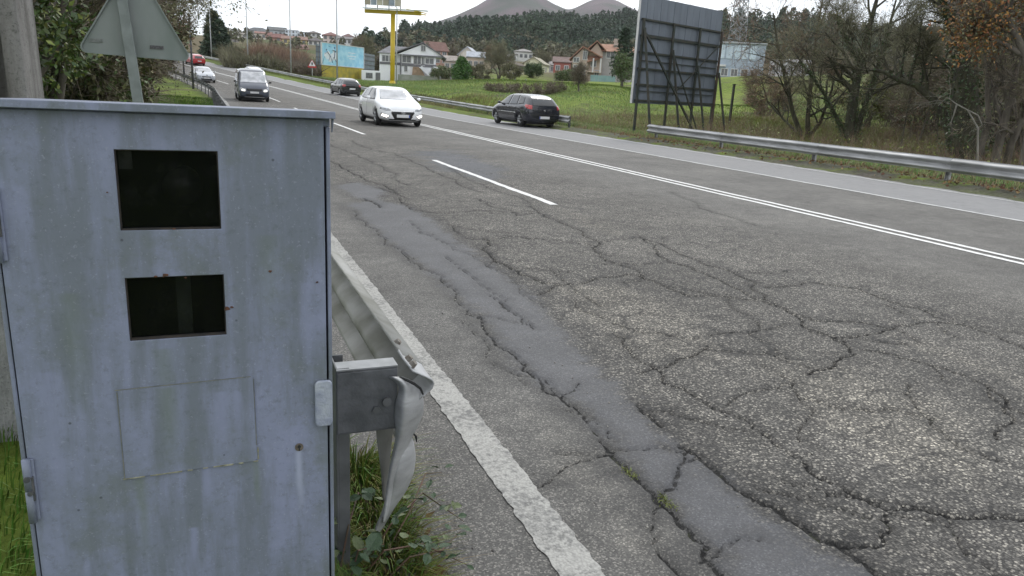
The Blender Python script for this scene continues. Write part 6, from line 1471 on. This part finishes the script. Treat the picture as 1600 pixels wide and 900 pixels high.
tree('small_bare_tree', 'small rounded bare tree standing alone in the field left of the big billboard', G(904, 78, 160), 2.9, .07, 90, 4, (6, 5, 4), .8, .1, stems=4, lean=.6, twigs=(5000, .45, .008, m_twb), leaves=(900, .07, m_lfo, .3))
for q, (px, r, h, lb) in enumerate(((590, 150, 6, 'behind the flat wing of the white house'), (575, 165, 9, 'with dense twigs right of the blue billboard'), (558, 185, 9, 'above the right corner of the blue billboard'), (705, 225, 9, 'russet one behind the pinkish brick house'), (850, 205, 9, 'above the pale yellow houses'), (768, 190, 9, 'behind the large greenish tree'), (876, 230, 9, 'behind the red brick house'))):
    tree('bare_tree', 'distant leafless tree '+lb, G(px, r, 110), h*.62, .12, 100+q, 4, (7, 5, 4), .55, .12, stems=3, lean=.25, twigs=(3000, .7, .022, (m_twb, m_two, m_twr)[q % 3]), leaves=(1200, .18, m_lfo, .4))

# --- bare trees behind the right hand guardrail
def RP(px, py, r): return tuple(at_r(px, py, r))
def W(px, r, py=230): return G(px, r, py)
b1 = W(1250, 40)
tree('bare_tree', 'dense brown twigged willow of many stems, leftmost behind the right guardrail', b1, 9, .17, 110, 4, (10, 7, 5), .8, .06, .2, lean=.7, mats=m_bark2,
     paths=[([tuple(b1), RP(1240, 180, 40), RP(1228, 130, 40), RP(1215, 70, 39), RP(1208, 20, 39)], .13), ([tuple(b1+Vector((.4, 0, 0))), RP(1262, 185, 40), RP(1268, 120, 41), RP(1275, 60, 41), RP(1285, 0, 41)], .14), ([tuple(b1+Vector((.7, .2, 0))), RP(1282, 190, 40), RP(1300, 140, 40), RP(1310, 70, 40)], .11), ([tuple(b1), RP(1228, 190, 41), RP(1200, 160, 42), RP(1188, 120, 42)], .08)],
     twigs=(6500, .65, .007, m_twr), leaves=[(2500, .045, m_lfo, .3)])
b2 = W(1325, 38)
tree('ivy_tree', 'ivy covered leaning trunk rising left of the arched trunk', b2, 10, .22, 111, 4, (9, 6, 5), .75, .06, .18, mats=m_bark2,
     paths=[([tuple(b2), RP(1330, 180, 38), RP(1338, 130, 38), RP(1345, 90, 38), RP(1362, 30, 38), RP(1375, -20, 38)], .26), ([tuple(b2+Vector((.2, 0, 0))), RP(1350, 170, 38), RP(1366, 120, 38), RP(1385, 60, 37), RP(1400, 0, 37)], .14), ([tuple(b2), RP(1310, 190, 38), RP(1290, 150, 38), RP(1262, 110, 37), RP(1240, 80, 37)], .11), ([RP(1345, 95, 38), RP(1320, 60, 38), RP(1305, 10, 38)], .10)],
     twigs=(6500, .7, .006, m_two), leaves=[(2500, .045, m_lfo, .3)], ivy=(4500, .08, .85))
b3 = W(1490, 30)
tree('arched_tree', 'dark trunk bending over in a low arch to the left with upright shoots', b3, 6, .17, 112, 4, (7, 6, 5), .9, .22, .14, mats=m_bark2, start=.45,
     paths=[([tuple(b3), RP(1487, 215, 30), RP(1476, 180, 30), RP(1458, 155, 30), RP(1432, 133, 30), RP(1403, 124, 30), RP(1380, 112, 30), RP(1346, 106, 30)], .19), ([RP(1405, 125, 30), RP(1410, 100, 30), RP(1414, 75, 30), RP(1420, 40, 30)], .06), ([RP(1420, 128, 30), RP(1428, 100, 30), RP(1436, 70, 30), RP(1440, 30, 30)], .07), ([RP(1438, 137, 30), RP(1443, 110, 30), RP(1449, 75, 30)], .04)],
     twigs=(2500, .5, .006, m_two), ivy=(500, .07, .9))
b4 = W(1518, 29)
tree('ivy_tree', 'thick ivy clad trunk standing right of the arched trunk', b4, 12, .4, 113, 4, (8, 6, 5), .75, .08, .16, mats=m_bark2, start=.35,
     paths=[([tuple(b4), RP(1510, 190, 29), RP(1508, 130, 29), RP(1512, 60, 29), RP(1506, 0, 29), RP(1500, -60, 29)], .52), ([RP(1512, 100, 29), RP(1535, 60, 29), RP(1550, 0, 29), RP(1560, -50, 29)], .14), ([RP(1508, 60, 29), RP(1480, 20, 29), RP(1450, -20, 29)], .12)],
     twigs=(4000, .6, .006, m_two), leaves=[(2500, .045, m_lfo, .3)], ivy=(9000, .08, .9))
b5 = W(1560, 27)
tree('leaning_tree', 'slender leaning trunks at the right edge with orange brown leaves above', b5, 11, .15, 114, 4, (8, 6, 5), .8, .06, .16,
     paths=[([tuple(b5), RP(1566, 200, 27), RP(1580, 150, 27), RP(1592, 90, 27), RP(1600, 20, 27)], .14), ([tuple(b5+Vector((.5, 0, 0))), RP(1580, 225, 27), RP(1600, 180, 27), RP(1622, 120, 27), RP(1640, 40, 27)], .12), ([tuple(b5+Vector((-.4, .3, 0))), RP(1545, 190, 27), RP(1542, 120, 27), RP(1560, 50, 27), RP(1570, -20, 27)], .10)],
     twigs=(3500, .5, .006, m_twb), leaves=[(2000, .05, m_lfo, .3)])
# its orange foliage sits high, so it gets its own rooted tree
b6 = W(1610, 24)
tree('oak_tree', 'tree keeping its orange brown autumn leaves at the top right corner', b6, 9, .2, 115, 4, (5, 4, 4), .6, .03, .16,
     paths=[([tuple(b6), RP(1620, 150, 24), RP(1600, 80, 24), RP(1580, 40, 24), RP(1560, 0, 24)], .16), ([RP(1605, 90, 24), RP(1570, 70, 24), RP(1545, 60, 24), RP(1535, 50, 24)], .08), ([RP(1620, 150, 24), RP(1640, 60, 24), RP(1630, 0, 24)], .12)],
     twigs=(5000, .45, .006, m_twb), leaves=[(3600, .065, m_orl, .35), (3000, .06, m_lfo, .35)], start=.6)
b7 = W(1535, 25.5)
tree('dead_branch_tree', 'pale dead branch with crooked arms in front of the thick ivy clad trunk', b7, 3, .05, 116, 3, (4, 3, 2), .8, .0, .25, mats=m_barkp,
     paths=[([tuple(b7), RP(1528, 200, 25.5), RP(1512, 172, 25.5), RP(1495, 163, 25.5), RP(1480, 152, 25.5), RP(1466, 165, 25.5)], .03), ([RP(1512, 172, 25.5), RP(1528, 180, 25.5), RP(1535, 195, 25.5), RP(1525, 203, 25.5)], .022), ([RP(1495, 163, 25.5), RP(1490, 180, 25.5), RP(1484, 195, 25.5)], .025)], start=.7)
for q, (px, r, h, mt, lb) in enumerate(((1190, 58, 3, m_twr, 'reddish brown bush left of the many stemmed willow'), (1345, 46, 2.6, m_lfy, 'yellow green bush behind the foot of the leaning ivy trunk'), (1395, 50, 3.4, m_twb, 'grey brown bush seen under the arch of the bent trunk'), (1440, 40, 3.2, m_twr, 'russet bush right under the arch of the bent trunk'),
     (1560, 36, 5.5, m_lfo, 'olive undergrowth between the slender trunks at the right edge'), (1600, 32, 4.5, m_lfo, 'olive brown undergrowth at the right edge of the picture'), (1460, 52, 5.5, m_two, 'tall olive undergrowth behind the bent trunk'), (1530, 48, 7, m_two, 'tall olive undergrowth behind the thick ivy trunk'), (1600, 46, 7.5, m_two, 'tall undergrowth far back at the right edge'))):
    shrub('undergrowth', lb, W(px, r), h*.55, h, 120+q, 3200, .08 if r < 45 else .11, [(mt, 3), (m_lfo, 1.5), (m_lfd, .7)], twn=2200, cat='bush')
for q, (px, r, h, lb) in enumerate(((1420, 75, 7, 'seen through the arch of the bent trunk'), (1480, 62, 8, 'behind the bent trunk, high above it'), (1570, 60, 9, 'behind the slender trunks'), (1370, 85, 9, 'between the ivy trunk and the arch'), (1640, 55, 12, 'just past the right edge'))):
    tree('background_tree', 'leafless background tree '+lb, G(px, r, 180), h, .14, 140+q, 4, (8, 6, 5), .7, .08, stems=3, lean=.4, twigs=(3500, .7, .011, (m_twb, m_two)[q % 2]), leaves=(1500, .09, m_lfo, .5))

# --- rough growth under the right hand trees
blades('rough_grass', rscatter(17, 36, 8, 42, 7000, 301), .35, .018, .8, m_gr3, 301, 2)
blades('rough_grass', rscatter(17, 36, 8, 42, 34000, 302), .28, .02, .8, m_gr2, 302, 2)
blades('verge_grass', rscatter(15.0, 17.2, 3, 30, 9000, 303), .12, .012, .9, m_gr3, 303, 2)
_p = rscatter(17.5, 34, 10, 40, 260, 304); _cl = np.repeat(_p, 45, 0)+np.random.default_rng(3).normal(0, .35, (260*45, 3))*np.array([1, 1, 0])
_D = np.random.default_rng(5).normal(0, .5, (len(_cl), 3)); _D[:, 2] = .8
tag(twig_cloud('dry_scrub', _cl, _D, .75, .006, m_twr, None, 305), kind='stuff')
tag(twig_cloud('dry_scrub', _cl[::2]+np.array([.3, .2, 0]), _D[::2], .9, .006, m_two, None, 306), kind='stuff')
_p2 = _cl[::3].copy(); _p2[:, 2] += np.random.default_rng(6).uniform(0, .6, len(_p2)); leaf_quads('scrub_leaves', _p2, .06, m_lfy, 307, 1.4, 'stuff')
for q, (px, r, h, lb) in enumerate(((1408, 36, 5.0, 'straight slim sapling left under the arch'), (1432, 37, 5.5, 'straight slim sapling in the middle under the arch'), (1465, 38, 6.5, 'straight slim sapling right behind the arched trunk'), (1545, 33, 7.5, 'slim pale stem between the thick ivy trunk and the leaning trunks'))):
    tree('sapling', lb, W(px, r), h, .055, 320+q, 4, (8, 5, 3), .6, .12, .07, twigs=(1500, .5, .006, m_two), leaves=(500, .05, m_lfo, .25))
# low garden wall along the far edge of the field
gw_a, gw_b = at_r(688, 129, 131), at_r(838, 134, 127)
gw = empty('field_wall', gw_a, math.atan2(gw_b[1]-gw_a[1], gw_b[0]-gw_a[0]), 'low pinkish stone wall along the far edge of the green field', 'wall'); gl = math.hypot(gw_b[0]-gw_a[0], gw_b[1]-gw_a[1]); dz_ = (gw_b[2]-gw_a[2])
for q in range(9):
    MB().box((gl*(q+.5)/9, 0, dz_*(q+.5)/9+.1), (gl/9-.06, .25, 1.0+.12*(q % 2))).build('wall_section', pm('pinkish_stone', (.34, .28, .23), (.20, .17, .14), 1.2, .9, bump=.5), gw)
    MB().box((gl*q/9, 0, dz_*q/9+.3), (.22, .32, 1.4)).build('pillar', m_conc, gw)
# --- pine wood on the ridge, wooded slopes right, town greenery: uncountable, joined
def wood(name, polys, n, h0, h1, mat, seed, per=46, rnd_crown=False, sz=.16):
    rg = np.random.default_rng(seed); P = []; S_ = []
    for (px0, px1, r0, r1, w) in polys:
        m_ = int(n*w); px = rg.uniform(px0, px1, m_); r = rg.uniform(r0, r1, m_)
        d = CF[None, :]+CR[None, :]*((px-800)/F_PX)[:, None]-CU[None, :]*((80-450)/F_PX); hh = np.hypot(d[:, 0], d[:, 1]); x = d[:, 0]/hh*r; y = d[:, 1]/hh*r
        P.append(np.stack([x, y, ground_z(x, y)], -1)); S_.append(rg.uniform(h0, h1, m_))
    P = np.concatenate(P); h = np.concatenate(S_); n = len(P)
    f = rg.uniform(0, 1, (n, per)); rad = (np.sin(np.clip(f*.9+.1, 0, 1)*np.pi)**.6 if rnd_crown else (1.05-f)**.75)*.22*h[:, None]*rg.uniform(.5, 1.2, (n, per))
    a = rg.uniform(0, 6.28, (n, per)); lo = .25
    X_ = P[:, None, 0]+np.cos(a)*rad; Y_ = P[:, None, 1]+np.sin(a)*rad; Z_ = P[:, None, 2]+h[:, None]*(lo+(1-lo)*f)
    s = np.repeat(h*sz, per)
    PP = np.stack([X_, Y_, Z_], -1).reshape(-1, 3); N = len(PP); u = rg.normal(size=(N, 3)); u /= np.linalg.norm(u, axis=1)[:, None]; w_ = np.cross(u, rg.normal(size=(N, 3))); w_ /= np.linalg.norm(w_, axis=1)[:, None]
    s = (s*rg.uniform(.5, 1.3, N))[:, None]; V = np.stack([PP-u*s*.7, PP+w_*s*.4, PP+u*s*.7, PP-w_*s*.4], 1)
    tr = []; TQ = []
    B = P; k = N*4; tw = h*.014
    T4 = np.stack([B+np.stack([tw*0-tw, tw*0, tw*0], -1), B+np.stack([tw, tw*0, tw*0], -1), B+np.stack([tw*.5, tw*0, h*.8], -1), B+np.stack([-tw*.5, tw*0, h*.8], -1)], 1)
    T5 = np.stack([B+np.stack([tw*0, -tw, tw*0], -1), B+np.stack([tw*0, tw, tw*0], -1), B+np.stack([tw*0, tw*.5, h*.8], -1), B+np.stack([tw*0, -tw*.5, h*.8], -1)], 1)
    VV = np.concatenate([V.reshape(-1, 3), T4.reshape(-1, 3), T5.reshape(-1, 3)])
    me = np_mesh(name, VV, np.arange(len(VV)).reshape(-1, 4)); me.materials.append(mat); me.materials.append(m_bark)
    mi = np.zeros(len(VV)//4, np.int32); mi[N:] = 1; me.polygons.foreach_set('material_index', mi)
    return tag(link_mesh(name, me, [mat, m_bark]), kind='stuff')
wood('pine_wood', [(625, 760, 470, 640, .25), (740, 900, 440, 660, .4), (880, 1130, 430, 660, .4), (1110, 1300, 400, 540, .2)], 2200, 8, 16, m_wood, 201, per=85, sz=.08)
wood('wooded_slope', [(640, 790, 300, 460, .25), (780, 1010, 280, 440, .5), (1000, 1130, 250, 420, .15)], 1300, 5, 10, m_wood, 202, per=70, rnd_crown=True, sz=.10)
wood('winter_wood', [(600, 700, 215, 330, .15), (700, 790, 240, 330, .15), (785, 840, 290, 340, .08), (838, 1000, 225, 330, .3), (1100, 1650, 200, 420, .8)], 1300, 3.5, 7, m_woodb, 203, rnd_crown=True, sz=.13)
wood('wooded_slope', [(1100, 1650, 300, 560, 1.)], 1500, 5, 9, m_wood, 204, per=60, rnd_crown=True, sz=.11)
wood('town_trees', [(345, 600, 205, 245, .2), (345, 600, 300, 325, .1), (560, 640, 180, 300, .3), (330, 640, 400, 450, .2)], 260, 2.2, 4.2, m_woodb, 205, rnd_crown=True, sz=.18)
wood('town_trees', [(562, 660, 200, 340, .6), (330, 600, 420, 470, .2)], 200, 3, 6, m_wood, 206, rnd_crown=True, sz=.18)

# ------------------------------------------------------------------ thin winter haze
me = bpy.data.meshes.new('haze'); _b = MB().box((400, 1150, 130), (4600, 3600, 350)); me.from_pydata(_b.v, [], _b.f); me.update()
hz = bpy.data.objects.new('haze', me); C.objects.link(hz); hz['kind'] = 'stuff'
m = bpy.data.materials.new('haze_air'); m.use_nodes = True; t = m.node_tree; t.nodes.clear()
mo = t.nodes.new('ShaderNodeOutputMaterial'); pv = t.nodes.new('ShaderNodeVolumePrincipled'); pv.inputs['Color'].default_value = (.93, .96, 1, 1); pv.inputs['Density'].default_value = .00009; pv.inputs['Anisotropy'].default_value = .2
t.links.new(pv.outputs[0], mo.inputs['Volume']); me.materials.append(m)
